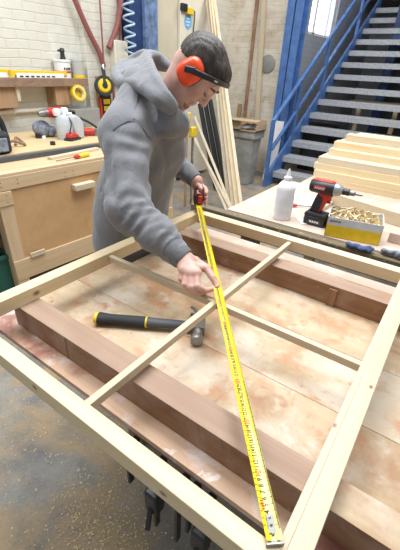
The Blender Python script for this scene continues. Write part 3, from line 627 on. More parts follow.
# wall box and coil hose by the column
O('junction_box', MB().box((-3.72, 3.36, 1.42), (-3.62, 3.57, 1.83)), 'cream', bevel=.01, label='pale cream box on the wall behind the hood of the man', cat='box')
ca, cb_ = Vector(xw(127, -12, -3.50)), Vector(xw(131, 56, -3.50)); pts = []
n_ = 16*9
for i in range(n_+1):
    t = i/n_; c_ = ca.lerp(cb_, t); a = 2*PI*t*6.2
    pts.append(c_ + Vector((.055*math.sin(a), .062*math.cos(a), 0)))
O('coil_hose', MB().tube(pts, .011, 8), 'cyan', label='pale blue coiled air hose hanging in front of the blue column', cat='hose')
# ================================================================== ASSEMBLY BENCH
ZB = .875
ab = T('assembly_bench', 'low stained assembly bench under the timber frame in the foreground', 'workbench', (-.3, .9, 0))
ys = [.362, .452, .70, .93, 1.19, 1.385, 1.455]
for i in range(6):
    O('top_board', MB().box((-1.0+.015*(i % 2)-.10*(i < 3), ys[i]+.0006, ZB-(.016 if i == 0 else .035)), (.75, ys[i+1]-.0006, ZB)), 'board2' if i == 0 else ('pinkply' if i == 5 else 'board'), ab, bevel=.001)
O('edge_beam', MB().box((-.98, .47, ZB-.10), (.75, .52, ZB-.035)), 'oldx', ab, bevel=.003)
O('edge_beam', MB().box((-.98, 1.39, ZB-.10), (.75, 1.44, ZB-.035)), 'oldx', ab, bevel=.003)
for x in (-.9, -.1, .66):
    O('cross_rail', MB().box((x-.04, .52, ZB-.12), (x+.04, 1.39, ZB-.035)), 'oldy', ab)
for x in (-.85, .66):
    for y in (.80, 1.30): O('leg', MB().box((x-.045, y-.045, 0), (x+.045, y+.045, ZB-.035)), 'oldz', ab, bevel=.003)
# bearers
def bearer(y0, y1, x0, label, cut):
    r = T('timber_bearer', label, 'beam', ((x0+.72)/2, (y0+y1)/2, ZB), 0, 'brown bearers on the bench')
    a = MB()
    if cut is None: a.box((x0, y0, ZB), (.72, y1, .954))
    else:
        a.box((x0, y0, ZB), (cut-.002, y1, .954)); a.box((cut+.002, y0, ZB), (.72, y1, .954)); a.box((cut-.002, y0+.01, ZB), (cut+.002, y1, .95))
    O('beam', a, 'brownx', r, bevel=.0025); return r
b1 = bearer(.412, .478, -.968, 'brown hardwood bearer nearest the camera, crossing the whole bench', -.713)
b2 = bearer(1.158, 1.2235, -.985, 'brown hardwood bearer at the far side of the bench, below the rear rail', None)
for b_o in (b1, b2):
    yy = .4118 if b_o is b1 else 1.1575
    O('top_cap', MB().box((-.967 if b_o is b1 else -.984, yy, .9543), (.72, yy+.0664, .9549)), 'cap', b_o, label='top face paler from wear and painted overhead light') if b_o is b2 else [O('top_cap', MB().box((xa, yy, .9543), (xc, yy+.0664, .9549)), mm, b_o, label=ll) for xa, xc, mm, ll in ((-.967, -.012, 'cap', 'worn brown top face with overhead light painted in'), (-.011, .72, 'board', 'pale stained top face'))]
xs_ = at(328, 293, 'y', 1.15)[0]
mb = MB().box((xs_, 1.150, ZB), (xs_+.03, 1.158, .945)); O('bearer_cleat', mb, 'brownz', b2, bevel=.002)
# ================================================================== SASH FRAME
X0, X1, Y0, Y1, ZF, ZL = -.974, .012, .252, 1.371, 1.0, .955
fr = T('window_sash', 'new pale pine window frame with crossing glazing bars lying on the bearers', 'window frame', ((X0+X1)/2, (Y0+Y1)/2, ZL))
KX1, KX2 = at(163, 490, 'y', Y0)[0]-(X0+X1)/2, at(34, 385, 'y', Y0)[0]-(X0+X1)/2
wA = wood('pine_left', *PINE, 'y', knots=[((.023, at(36, 291, 'x', X0+.046)[1]-(Y0+Y1-.011)/2, .022), .012), ((.02, .29, .03), .007)])
O('stile', MB().box((X0, Y0+.034, ZL), (X0+.046, Y1-.045, ZF)), wA, fr, bevel=.0015)
c_ = MB(); xi = X1-.047
c_.box((xi+.014, Y0+.034, ZL), (X1, Y1-.045, ZF)); c_.box((xi, Y0+.034, ZL), (xi+.014, Y1-.045, ZF-.009))
O('stile', c_, wood('pale_right', *PALE, 'y', knots=[((-.0205, -.253, .040), .009), ((.0145, -.11, .045), .006)], fine=.8), fr, bevel=.0012)
O('rail', MB().box((X0, Y0, ZL), (X1, Y0+.034, ZF)), wood('pine_front', *PINE, 'x', knots=[((KX1, -.017, .020), .008), ((KX2, -.017, .026), .009)]), fr, bevel=.0015)
O('rail', MB().box((X0, Y1-.045, ZL), (X1, Y1, ZF)), 'pinex', fr, bevel=.0015)
zb = .992
xb = at(185, 325, 'z', zb)[0]
O('glazing_bar', MB().box((xb-.009, Y0+.030, zb-.022), (xb+.009, Y1-.043, zb)), 'paley', fr, bevel=.001)
yb = (at(122, 262, 'z', zb)[1]+at(362, 361, 'z', zb)[1])/2
gb2 = MB(); gb2.box((X0+.044, yb-.009, zb-.0225), (xb-.009, yb+.009, zb-.0005)); gb2.box((xb+.009, yb-.009, zb-.0225), (xi+.012, yb+.009, zb-.0005))
O('glazing_bar', gb2, 'palex', fr, bevel=.001)
# ================================================================== TAPE MEASURE
hk = Vector((-.040, .287, 1.006)); cs = Vector(at(198.5, 205, 'z', 1.032))
bd_ = (cs-hk); BLEN = bd_.length; e1 = bd_.normalized(); e2 = Vector((0, 0, 1)).cross(e1).normalized(); e3 = e1.cross(e2)
# e2 points to the right-hand side when looking from hook to case reversed
tm = T('tape_measure', 'yellow tape measure stretched diagonally across the frame, red case in his left hand', 'tape measure', hk)
HW = .0125
def bp(s, w, dz=0):
    sag = -.0*math.sin(PI*s/BLEN)
    return hk + e1*s + e2*w + e3*(.0032*(w/HW)**2 + sag + dz)
mb = MB(); NS, NW = 40, 8; vs = []; fs = []
for layer in (0, -.0007):
    for i in range(NS+1):
        for j in range(NW+1): vs.append(bp(BLEN*i/NS, HW*(2*j/NW-1), layer))
n1 = (NS+1)*(NW+1)
for i in range(NS):
    for j in range(NW):
        a = i*(NW+1)+j; q = (a, a+1, a+NW+2, a+NW+1); fs.append(q); fs.append(tuple(k+n1 for k in q[::-1]))
for i in range(NS):
    for j in (0, NW):
        a = i*(NW+1)+j; b = a+NW+1; fs.append((a, b, b+n1, a+n1))
mb.add(vs, fs); blade = O('tape_blade', mb, 'tape', tm, smooth=60, label='yellow blade')
tk = MB()
def tick(s, w0, w1, wid):
    k = 3; V = []
    for ss in (s-wid/2, s+wid/2):
        for j in range(k+1): V.append(bp(ss, w0+(w1-w0)*j/k, .0006))
    tk.add(V, [(j, j+1, k+2+j, k+1+j) for j in range(k)])
for mm in range(14, int(BLEN*1000)-10):
    if mm % 10 == 0: l = .0060
    elif mm % 5 == 0: l = .0042
    else: l = .0028
    if mm % 5 and mm % 2 and mm > 300: continue
    if mm % 5 and mm > 600: continue
    tick(mm/1000, -HW+.0004, -HW+l, .00042 if mm % 10 else .0007)
    if mm % 10 == 0: tick(mm/1000, HW-l*.8, HW-.0004, .00042 if mm % 10 else .0007)
O('tape_ticks', tk, 'ink', blade, smooth=0)
def glyphs(txt):
    cu = bpy.data.curves.new('t', 'FONT'); cu.body = txt; cu.size = 1; cu.align_x = 'CENTER'; cu.align_y = 'CENTER'; cu.resolution_u = 2; cu.offset = .012
    ob = bpy.data.objects.new('t', cu); COL.objects.link(ob); dg = bpy.context.evaluated_depsgraph_get(); me = ob.evaluated_get(dg).to_mesh()
    vs = [v.co.copy() for v in me.vertices]; fs = [tuple(p.vertices) for p in me.polygons]; bpy.data.objects.remove(ob); bpy.data.curves.remove(cu); return vs, fs
nb, nr = MB(), MB()
for cm in range(1, int(BLEN*100)-4):
    red = cm % 10 == 0; vs, fs = glyphs(str(cm)); sz = .0112 if not red else .0135
    V = []
    for v in vs: V.append(bp(cm/100-.0012 + v.x*sz*(.8 if cm > 9 else 1), .0012 + v.y*sz*1.15, .0007))
    (nr if red else nb).add(V, fs)
nk = len(nb.f); nb.add(nr.v, nr.f); tn = O('tape_numbers', nb, ['ink', 'redink'], blade, smooth=0, label='black centimetre and red tens figures')
for pg in tn.data.polygons: pg.material_index = int(pg.index >= nk)
mb = MB()
for k in range(4): mb.bar(bp(.0435+.004*k, .004, .0008), bp(.0435+.004*k, .009, .0008), .0016, .0004)
O('class_mark', mb, 'redink', blade, smooth=0)
hm = MB(); hm.bar(hk+e1*-.003+e3*-.002, hk+e1*.035+e3*.0022, .011, .0022, e3); hm.bar(hk+e1*-.004+e2*-.0135+e3*-.004, hk+e1*-.004+e2*.0135+e3*-.004, .003, .012, e3)
O('tape_hook', hm, 'darksteel', tm, bevel=.0006, label='dark steel end hook')
hr = MB()
for s_ in (.008, .02, .03): hr.ball(tuple(hk+e1*s_+e3*.003), .0022, 8)
O('hook_rivets', hr, 'steel', tm)
# case
cx_ = Vector((e1.x, e1.y, 0)).normalized(); cy_ = Vector((0, 0, 1)).cross(cx_); cc = cs + cx_*.034 + Vector((0, 0, .024))
prof = [(-.036, -.028), (.030, -.032), (.038, -.022), (.038, .02), (.022, .038), (-.014, .038), (-.034, .018)]
mb = MB().prism(prof, -.021, .021, (cc, cx_, (0, 0, 1), -cy_)); O('case', mb, 'black', tm, bevel=.007, label='black tape case')
mb = MB().prism([(x*.72, y*.72) for x, y in prof], -.0225, .0225, (cc, cx_, (0, 0, 1), -cy_)); O('case_panel', mb, 'red', tm, bevel=.004, label='red side panel')
O('case_front', MB().bar(cc-cx_*.034-cy_*.006+Vector((0, 0, -.016)), cc-cx_*.034-cy_*.006+Vector((0, 0, .020)), .022, .012, cx_), 'red', tm, bevel=.003, label='red end panel')
mb = MB().bar(cc+cx_*-.030+Vector((0, 0, .026)), cc+cx_*-.006+Vector((0, 0, .041)), .020, .008); O('lock_button', mb, 'red', tm, bevel=.003)
mb = MB()
for sg in (-1, 1):
    for k in range(4): mb.box((0, 0, 0), (0, 0, 0)) if False else mb.bar(cc+cx_*(-.014+.009*k)+cy_*(.0228*sg)+Vector((0, 0, -.006)), cc+cx_*(-.011+.009*k)+cy_*(.0228*sg)+Vector((0, 0, .008)), .004, .0008, cy_)
O('case_print', mb, 'ink', tm)
# ================================================================== HAMMER
ha, hb_ = Vector((*at(95, 318, 'z', ZB+.018)[:2], ZB)), Vector((*at(198.5, 327, 'z', ZB+.018)[:2], ZB)); hd = (hb_-ha); HL = hd.length; rz = math.atan2(hd.y, hd.x)
hm = T('claw_hammer', 'claw hammer with black and yellow grip lying on the stained bench', 'hammer', ha, rz); H = dict(parent=hm, local=True)
def oval(x0, x1, a0, b0, a1, b1, z, n=5):
    a0, b0, a1, b1, z = [q*1.22 for q in (a0, b0, a1, b1, z)]
    m = MB(); pts = []
    vs = []; fs = []; N = 14; st_ = n
    for i in range(st_+1):
        t = i/st_; a = a0+(a1-a0)*t; b = b0+(b1-b0)*t
        for k in range(N): vs.append((x0+(x1-x0)*t, a*math.cos(2*PI*k/N), z+b*math.sin(2*PI*k/N)))
    for i in range(st_):
        for k in range(N): fs.append((i*N+k, i*N+(k+1) % N, (i+1)*N+(k+1) % N, (i+1)*N+k))
    fs += [tuple(range(N))[::-1], tuple(range(st_*N, st_*N+N))]; return m.add(vs, fs)
O('grip_cap', oval(0, .012, .017, .013, .019, .0145, .016), 'yellow', bevel=.003, label='yellow grip end', **H)
g = oval(.012, .05, .019, .0145, .0155, .0125, .016); g2 = oval(.05, .165, .0155, .0125, .0165, .0135, .016); g.add(g2.v, g2.f)
O('grip', g, 'rubber', **H)
O('grip_ring', oval(.165, .170, .0168, .0138, .0168, .0138, .0165), 'yellow', label='yellow ring', **H)
O('shaft', oval(.170, HL-.008, .0150, .0115, .0125, .010, .017), 'strip', label='dark grey shaft', **H)
hh = MB(); hx = HL
hh.box((hx-.016, -.02, .004), (hx+.016, .02, .032))
hh.tube([(hx, -.018, .018), (hx, -.034, .018), (hx, -.040, .018)], [.0125, .0105, .0105], 16)
hh.lathe([(0, 0), (.0145, 0), (.0155, .003), (.0155, .018), (.0145, .020), (0, .020)], (hx, -.060, .018), (0, 1, 0), 18)
for sg in (-1, 1):
    P_ = spline([(hx, .016, .018+sg*.003), (hx-.003, .036, .018+sg*.007), (hx-.012, .056, .018+sg*.010), (hx-.026, .070, .018+sg*.012)], 5)
    hh.tube(P_, [.0115-.0075*i/(len(P_)-1) for i in range(len(P_))], 8)
S_ = 1.22; hh.v = [(hx+(x-hx)*S_, y*S_, z*S_-.003) for x, y, z in hh.v]
O('hammer_head', hh, 'darksteel', bevel=.0015, **H)
# ================================================================== CLAMPS UNDER THE BENCH FRONT
def hang(px, py0, py1, label, big):
    p0 = at(px, py0, 'y', .335); p1 = at(px, py1, 'y', .335); x = p0[0]
    r = T('hanging_clamp', label, 'clamp', (x, .345, p1[2]), 0, 'clamps hanging on the bench front')
    O('clamp_bar', MB().box((x-.004, .331, p1[2]), (x+.004, .347, ZB-.04)), 'black', r, bevel=.001)
    O('fixed_jaw', MB().box((x-.010, .322, ZB-.075), (x+.010, .3715, ZB-.035)), 'black', r, bevel=.004)
    if big:
        zz = max(p1[2]+.03, ZB-.15)
        O('trigger_head', MB().prism([(-.018, -.04), (.012, -.045), (.022, .01), (.012, .04), (-.02, .035)], -.018, .018, ((x, .335, zz), (0, 1, 0), (0, 0, 1), (1, 0, 0))), 'black', r, bevel=.005)
        O('trigger', MB().bar((x, .318, zz-.02), (x+.01, .295, zz-.065), .012, .010), 'rubber', r, bevel=.003)
    return r
hang(129, 470, 481, 'black clamp hanging under bench front, leftmost of the row', False)
hang(155, 495, 524, 'black clamp with trigger hanging second from left under bench front', True)
hang(177, 505, 541, 'long bare clamp bar hanging under bench front in middle of the row', False)
hang(188, 512, 532, 'shorter bare clamp bar hanging beside the long one', False)
hang(203, 520, 556, 'big black clamp hanging under bench front, rightmost of the row', True)
R_ = random.Random(21); sv = MB()
for k in range(900):
    if k < 600: u, v = R_.gauss(105, 26), R_.gauss(520, 32)
    else: u, v = R_.uniform(-20, 180), R_.uniform(390, 600)
    q = Vector(at(u, v, 'z', 0)); a = R_.uniform(0, 2*PI); l = R_.uniform(.0015, .005); d_ = Vector((math.cos(a)*l, math.sin(a)*l, 0)); z = R_.uniform(.0012, .004)
    sv.bar(q-d_+Vector((0, 0, z)), q+d_+Vector((0, 0, z+R_.uniform(-.0008, .003))), R_.uniform(.002, .004), .0008)
O('floor_shavings', sv, 'shav', label='pale wood chips scattered over the floor in front of the bench', cat='shavings', kind='stuff', smooth=0)
# ================================================================== SECOND BENCH
Z2 = .90
s2 = T('rear_bench', 'pinkish topped workbench behind the frame, carrying the glue bottle and driver', 'workbench', (-.1, 2.4, 0))
O('worktop', MB().box((-1.0, 1.715, Z2-.03), (1.0, 2.57, Z2)), 'pinkply', s2, bevel=.002)
O('worktop', MB().box((-.90, 2.573, Z2-.03), (1.0, 3.2, Z2)), 'pinkply', s2, bevel=.002)
O('front_edge', MB().box((-1.22, 1.655, Z2-.11), (1.0, 1.713, Z2-.004)), wood('mossy_edge', (.20, .155, .095), (.10, .08, .05), 'x', .9, stain=[(30, .6, .7, (.55, .45, .3), .8)]), s2, bevel=.004)
for x in (-.86, .9):
    for y in (1.78, 3.1): O('leg', MB().box((x-.045, y-.045, 0), (x+.045, y+.045, Z2-.03)), 'oldz', s2, bevel=.003)
# glue bottle
p = at(281.5, 218, 'z', Z2)
gl = T('glue_bottle', 'white plastic glue bottle with pointed nozzle on the rear bench', 'bottle', p)
O('body', MB().lathe([(0, 0), (.045, 0), (.049, .004), (.049, .165), (.045, .180), (.034, .198), (.020, .208), (.018, .214), (0, .214)], p, n=28), 'bottle', gl)
O('nozzle', MB().lathe([(0, .208), (.021, .208), (.021, .226), (.012, .232), (.0055, .262), (.004, .268), (0, .268)], p, n=20), 'white', gl)
O('label', MB().lathe([(.0496, .055), (.0496, .130)], p, n=28), 'paper', gl)
# impact driver
p = at(315.5, 224, 'z', Z2); idr = T('impact_driver', 'red and black impact driver standing on its battery on the rear bench', 'drill', p, -.02); I = dict(parent=idr, local=True)
O('battery', MB().box((-.055, -.036, 0), (.05, .036, .045)), 'black', bevel=.006, **I)
idr.scale = (1.08, 1.08, 1.08)
O('battery_foot', MB().prism([(-.058, .045), (.052, .045), (.05, .062), (-.05, .066)], -.037, .037, ((0, 0, 0), (1, 0, 0), (0, 0, 1), (0, -1, 0))), 'rubber', bevel=.005, **I)
mb = MB().box((-.03, -.0368, .012), (.03, -.036, .030)); O('battery_label', mb, 'strip', **I)
mb = MB()
for k in range(4): mb.box((-.022+.012*k, -.0374, .017), (-.014+.012*k, -.0368, .026))
O('battery_letters', mb, 'white', **I)
O('grip', MB().prism([(-.042, .062), (.012, .062), (.030, .125), (.042, .160), (-.015, .160), (-.028, .125)], -.018, .018, ((0, 0, 0), (1, 0, 0), (0, 0, 1), (0, -1, 0))), 'rubber', bevel=.008, **I)
O('grip_panel', MB().prism([(.004, .064), (.013, .064), (.033, .125), (.052, .150), (.052, .163), (-.03, .163), (.012, .14), (.014, .12)], -.0195, .0195, ((0, 0, 0), (1, 0, 0), (0, 0, 1), (0, -1, 0))), 'red', bevel=.006, label='red front of the grip', **I)
O('trigger', MB().box((.032, -.009, .115), (.048, .009, .148)), 'red', bevel=.004, **I)
O('motor_housing', MB().tube([(-.060, 0, .185), (-.052, 0, .185), (.0, 0, .185), (.052, 0, .185), (.058, 0, .185)], [.026, .031, .032, .031, .029], 18), 'black', **I)
O('top_band', MB().prism([(-.05, .205), (.05, .205), (.045, .220), (-.045, .220)], -.015, .015, ((0, 0, 0), (1, 0, 0), (0, 0, 1), (0, -1, 0))), 'red', bevel=.005, **I)
mb = MB().box((-.036, -.0335, .179), (.020, -.0315, .195)); O('name_plate', mb, 'red', bevel=.001, **I)
mb = MB()
for k in range(6): mb.bar((-.030+.008*k, -.0340, .181), (-.026+.008*k, -.0340, .191), .003, .0006, (0, 1, 0))
O('name_letters', mb, 'white', **I)
O('gear_nose', MB().lathe([(0, 0), (.030, 0), (.029, .012), (.022, .026), (.016, .036), (0, .036)], (.056, 0, .185), (1, 0, 0), 20), 'alu', **I)
O('chuck', MB().lathe([(0, 0), (.013, 0), (.015, .006), (.015, .030), (.012, .034), (0, .034)], (.090, 0, .185), (1, 0, 0), 16), 'black', **I)
O('driver_bit', MB().lathe([(0, 0), (.012, 0), (.012, .022), (.006, .026), (.005, .055), (0, .058)], (.122, 0, .185), (1, 0, 0), 14), 'darksteel', **I)
# yellow box with shavings
fl = at(321, 238, 'z', Z2); bxz = math.radians(12); BW, BD, BH = .252, .18, .10
fl = (fl[0], max(fl[1], 1.716), Z2)
yb_ = T('shavings_box', 'open yellow and grey box holding wood shavings on the rear bench', 'box', fl, bxz); Y = dict(parent=yb_, local=True)
mb = MB().box((0, 0, 0), (BW, BD, .004))
mb.box((0, 0, 0), (BW, .004, .062)).box((0, BD-.004, 0), (BW, BD, .062)).box((0, 0, 0), (.004, BD, .062)).box((BW-.004, 0, 0), (BW, BD, .062))
O('lower_walls', mb, 'yellow', label='yellow lower band', **Y)
mb = MB().box((0, 0, .062), (BW, .004, BH)).box((0, BD-.004, .062), (BW, BD, BH)).box((0, 0, .062), (.004, BD, BH)).box((BW-.004, 0, .062), (BW, BD, BH))
O('upper_walls', mb, 'boxgrey', label='pale grey upper band', **Y)
mb = MB()
for k in range(9): mb.box((.012+.006*k, -.0006, .078), (.016+.006*k, 0, .084+.004*(k % 2)))
O('box_print', mb, 'ink', **Y)
sv = MB(); R_ = random.Random(3)
for k in range(150):
    x, y, z = R_.uniform(.03, BW-.03), R_.uniform(.03, BD-.03), R_.uniform(.05, .112); a = R_.uniform(0, PI); l = R_.uniform(.02, .055); c, s = math.cos(a), math.sin(a)
    def cl(v, m): return min(max(v, .008), m-.008)
    if R_.random() < .55: sv.bar((cl(x-c*l, BW), cl(y-s*l, BD), z-R_.uniform(0, .008)), (cl(x+c*l, BW), cl(y+s*l, BD), z+R_.uniform(0, .018)), .006, .002)
    else:
        rr = R_.uniform(.008, .014); pts = [(cl(x+rr*math.cos(t)+.004*t*c, BW), cl(y+.006*t*s, BD), z+rr*math.sin(t)) for t in [j*.55 for j in range(12)]]
        for j in range(11): sv.bar(pts[j], pts[j+1], .008, .0012, (0, 1, .2))
sv.box((.006, .006, .004), (BW-.006, BD-.006, .05))
V = [Vector(fl) + Matrix.Rotation(bxz, 3, 'Z') @ Vector(q) for q in sv.v]; sv.v = V
O('wood_shavings', sv, 'shav', label='curly wood shavings and sticks filling the yellow box', cat='shavings', kind='stuff', smooth=0, origin=None)
# paper, screwdriver, loose stick
pa = [at(*q, 'z', Z2)[:2] for q in ((289, 201), (292, 191), (322, 199), (318, 209))]
mb = MB(); mb.prism([(x, y) for x, y in pa], Z2+.0003, Z2+.0015); O('paper_sheet', mb, 'paper', label='white paper sheet lying behind the glue bottle', cat='paper', smooth=0)
a0, a1, a2 = at(290, 205, 'z', Z2+.012), at(297, 205.5, 'z', Z2+.012), at(318, 207, 'z', Z2+.008)
sd = T('small_screwdriver', 'small screwdriver with red handle lying by the glue bottle', 'screwdriver', (a0[0], a0[1], Z2))
O('handle', MB().tube([a0, Vector(a0).lerp(Vector(a1), .2), a1], [.008, .012, .008], 10), 'red', sd); O('blade', MB().tube([a1, a2], .004, 8), 'steel', sd)
q0, q1 = at(297, 215, 'z', Z2+.002), at(304, 224, 'z', Z2+.002); O('paper_strip', MB().bar(q0, q1, .03, .003), 'paper', label='white paper strip lying right in front of the bottle', cat='paper')
q0, q1 = at(319, 208, 'z', Z2+.03), at(331, 200, 'z', Z2+.03); O('timber_offcut', MB().bar((q0[0], q0[1], Z2+.0125), (q1[0], q1[1], Z2+.0125), .03, .024), 'paley', bevel=.002, label='small pale wedge of wood behind the impact driver grip', cat='offcut')
# board right of box, rags
q0 = at(386, 243, 'z', Z2); O('ply_offcut', MB().box((q0[0], q0[1]+.02, Z2), (q0[0]+.30, q0[1]+.13, Z2+.05)), 'pinkply', bevel=.003, label='pinkish block of board standing right of the yellow box', cat='board')
for (a, b, m, lab, cat) in [(358, 247.5, 'bluecloth', 'crumpled blue cloth on the bench edge before the yellow box', 'cloth'), (394, 255, 'greycloth', 'crumpled dark grey cloth on the bench edge below the pinkish block', 'cloth')]:
    q = at(a, b, 'z', Z2+.01); mb = MB(); R_ = random.Random(a)
    prims = []
    for k in range(9): prims.append((cap((q[0]-.05+.0125*k, q[1]+R_.uniform(-.012, .016), Z2+.012), (q[0]-.04+.0125*k, q[1]+R_.uniform(-.012, .016), Z2+R_.uniform(.012, .026)), .011, .009), .008, 1))
    f, lo, hi = field(prims); nets((lambda p, f=f: np.maximum(f(p), (Z2+.001)-p[:, 2]), lo, hi), .005, mb)
    O('rag', mb, m, label=lab, cat=cat, smooth=80)
# ---- timber stack
def stackplank(x0, y0, z0, w, h, label, ln=1.9):
    return O('stacked_plank', MB().box((x0, y0, z0), (x0+ln, y0+w, z0+h)), 'palex' if (int(y0*1000)+int(z0*100)) % 2 else 'pinex', bevel=.002, label=label, cat='plank', group='planks in the timber stack')
rows = [(.9002, 2.66, -.835, 4), (.9453, 2.664, -.845, 4), (.9904, 2.685, -.86, 4), (1.0355, 2.69, -.84, 4), (1.0806, 2.80, -.81, 3), (1.1257, 2.86, -.80, 2), (1.1708, 2.95, -.75, 2)]
rown = ['bottom', 'second', 'third', 'fourth', 'fifth', 'sixth', 'top']
for i, (z0, y0, x0, n) in enumerate(rows):
    for j in range(n):
        pos_ = {4: ['front', 'second from front', 'third from front', 'rear'], 3: ['front', 'middle', 'rear'], 2: ['front', 'rear']}[n][j]
        stackplank(x0+[0, .03, .012, .05][(i+j) % 4]*(j > 0), y0+j*.101, z0, .099, .0445, '%s pale plank in the %s layer from below of the timber stack' % (pos_, rown[i]) if i not in (0, 6) else '%s pale plank in the %s layer of the timber stack' % (pos_, rown[i]))
q0, q1 = at(329, 204, 'z', Z2), at(402, 228, 'z', Z2); dd = Vector(q1)-Vector(q0); dd.z = 0; dd.normalize()
p0 = Vector((q0[0], q0[1]+.025, Z2+.036)); O('single_plank', MB().bar(p0+Vector((0, 0, .0)), p0+dd*1.1, .05, .07), 'palex', bevel=.002, label='single pale plank lying askew on the rear bench before the stack', cat='plank')
# ================================================================== PERSON
AZ = math.radians(72); F0 = np.array([math.sin(AZ), math.cos(AZ), 0]); R0 = np.array([math.cos(AZ), -math.sin(AZ), 0]); Zv = np.array([0, 0, 1.])
man = T('person', 'man in grey hoodie and orange ear defenders bending over the frame to measure it', 'person', (-1.17, 1.10, 0))
HC = np.array([-.845, 1.165, 1.586]); hp = math.radians(61)
Rr = np.array([.33, -.945, .08]); Rr /= np.linalg.norm(Rr); Fh = math.cos(hp)*F0 - math.sin(hp)*Zv; Fh -= Rr*(Fh@Rr); Fh /= np.linalg.norm(Fh); Uh = np.cross(Rr, Fh)
BH3 = np.array([Rr, Fh, Uh]); HS = .92
def hl(x, y, z): return HC + HS*(x*Rr + y*Fh + z*Uh)
def hell(c, r): return ell(hl(*c), np.array(r)*HS, BH3)
def hcap(a, b, ra, rb): return cap(hl(*a), hl(*b), ra*HS, rb*HS)
NECK = np.array([-.985, 1.115, 1.42])
headp = [(hell((0, -.015, .028), (.076, .099, .088)), 0, 1), (hell((0, .030, -.030), (.060, .062, .085)), .03, 1),
    (hcap((-.045, .005, -.062), (-.012, .066, -.098), .018, .017), .025, 1), (hcap((.045, .005, -.062), (.012, .066, -.098), .018, .017), .025, 1), (hell((0, .074, -.098), (.018, .016, .016)), .02, 1),
    (hcap((-.036, .076, .036), (.036, .076, .036), .012, .012), .015, 1), (hell((-.04, .055, -.018), (.022, .022, .02)), .02, 1), (hell((.04, .055, -.018), (.022, .022, .02)), .02, 1),
    (hell((-.031, .103, .012), (.017, .016, .012)), .012, -1), (hell((.031, .103, .012), (.017, .016, .012)), .012, -1),
    (hcap((0, .090, .024), (0, .111, -.026), .007, .0115), .010, 1), (hell((-.012, .098, -.030), (.008, .010, .007)), .006, 1), (hell((.012, .098, -.030), (.008, .010, .007)), .006, 1),
    (hell((0, .088, -.056), (.022, .010, .006)), .006, 1), (hell((0, .087, -.068), (.020, .010, .007)), .006, 1), (hcap((-.02, .099, -.062), (.02, .099, -.062), .0016, .0016), .003, -1),
    (hell((-.031, .083, .016), (.0155, .012, .010)), .004, 1), (hell((.031, .083, .016), (.0155, .012, .010)), .004, 1),
    (cap(hl(0, -.035, -.03), NECK, .052, .058), .03, 1), (cap(NECK, NECK+np.array([-.06, -.0, -.12]), .075, .11), .05, 1)]
body = MB(); nets(field(headp), .0038, body)
# hidden core of the body, under the clothes
SH_R, SH_L = np.array([-.965, .925, 1.385]), np.array([-1.085, 1.295, 1.385])
EL_R, WR_R = np.array([-.835, .790, 1.185]), np.array(dep(184, 259.5, 1.135))
def chain(pts, rs, k): return [(cap(pts[i], pts[i+1], rs[i], rs[i+1]), k, 1) for i in range(len(pts)-1)]
HIP = np.array([-1.19, 1.10, .92]); CH = np.array([-1.07, 1.11, 1.25])
HIPR, HIPL = HIP+R0*.09, HIP-R0*.09
FTR, FTL = np.array([HIPR[0]-.03, HIPR[1]-.02, .0]), np.array([HIPL[0]-.02, HIPL[1]+.02, 0])
torso = [(ell(CH, (.13, .09, .21), np.array([R0, F0, Zv])), 0, 1), (ell(HIP+Zv*.06, (.14, .10, .17), np.array([R0, F0, Zv])), .06, 1)]
core = torso + chain([SH_R, EL_R, WR_R], [.05, .042, .028], .03) + [(cap(CH+R0*.03+Zv*.09, SH_R, .07, .05), .05, 1), (cap(CH-R0*.03+Zv*.09, SH_L, .07, .05), .05, 1), (cap(CH+Zv*.08, NECK, .08, .062), .05, 1)]
# left hand holds the tape case
ncx, ncy, ncc = np.array(cx_), np.array(cy_), np.array(cc)
WR_L = ncc + ncx*.046 + ncy*.008 + Zv*.070; EL_L = np.array([-1.20, 1.43, 1.20])
core += chain([SH_L, EL_L, WR_L], [.05, .042, .028], .03)
for hpnt, ft in ((HIPR, FTR), (HIPL, FTL)):
    kn = (hpnt+ft)/2 + F0*.03 + Zv*.03; core += chain([hpnt, kn, ft+Zv*.10], [.085, .058, .042], .03); core += [(cap(ft+Zv*.05, ft+F0*.14+Zv*.04, .04, .035), .03, 1)]
nets(field(core), .016, body)
# right hand : thumb above, fingers curled under, pinching the blade
def P(u, v, t): return np.array(dep(u, v, t))
FR = {'thumb': [(195, 261.5, 1.140), (206, 268, 1.128), (213, 278, 1.112), (217.5, 286, 1.102)],
      'index': [(196.5, 273, 1.092), (197, 286, 1.072), (205.5, 290.5, 1.082), (213, 288.8, 1.098)],
      'middle': [(191.5, 274, 1.092), (190.5, 287, 1.075), (197, 293, 1.088), (205, 292, 1.102)],
      'ring': [(187, 272.5, 1.097), (184.5, 284.5, 1.083), (190, 290, 1.098), (197, 291, 1.112)],
      'little': [(183, 269.5, 1.105), (180.8, 279, 1.098), (185, 285, 1.108), (190, 287, 1.118)]}
FRAD = {'thumb': (.0155, .0125, .0108, .0088), 'index': (.0125, .0108, .0095, .0080), 'middle': (.0125, .0108, .0095, .0080), 'ring': (.0120, .0100, .0090, .0075), 'little': (.0110, .0090, .0080, .0068)}
def handprims(J, W, el):
    pr = [(cap(W+(el-W)*.25, W, .030, .027), 0, 1)]
    for n_, q in J.items():
        r = FRAD[n_]
        if n_ != 'thumb': pr.append((cap(W, q[0], .021, .0145), .014, 1))
        else: pr.append((cap(W, q[0], .022, .017), .014, 1))
    pr.append((cap(J['index'][0], J['little'][0], .013, .0125), .010, 1)); pr.append((cap(J['thumb'][1], J['index'][0]*.6+W*.4, .0115, .015), .010, 1))
    for n_, q in J.items():
        r = FRAD[n_]
        for i in range(3): pr.append((cap(q[i], q[i+1], r[i], r[i+1]), .0035, 1))
    return pr
JR = {k: [P(*q) for q in v] for k, v in FR.items()}
nets(field(handprims(JR, WR_R, EL_R)), .0022, body)
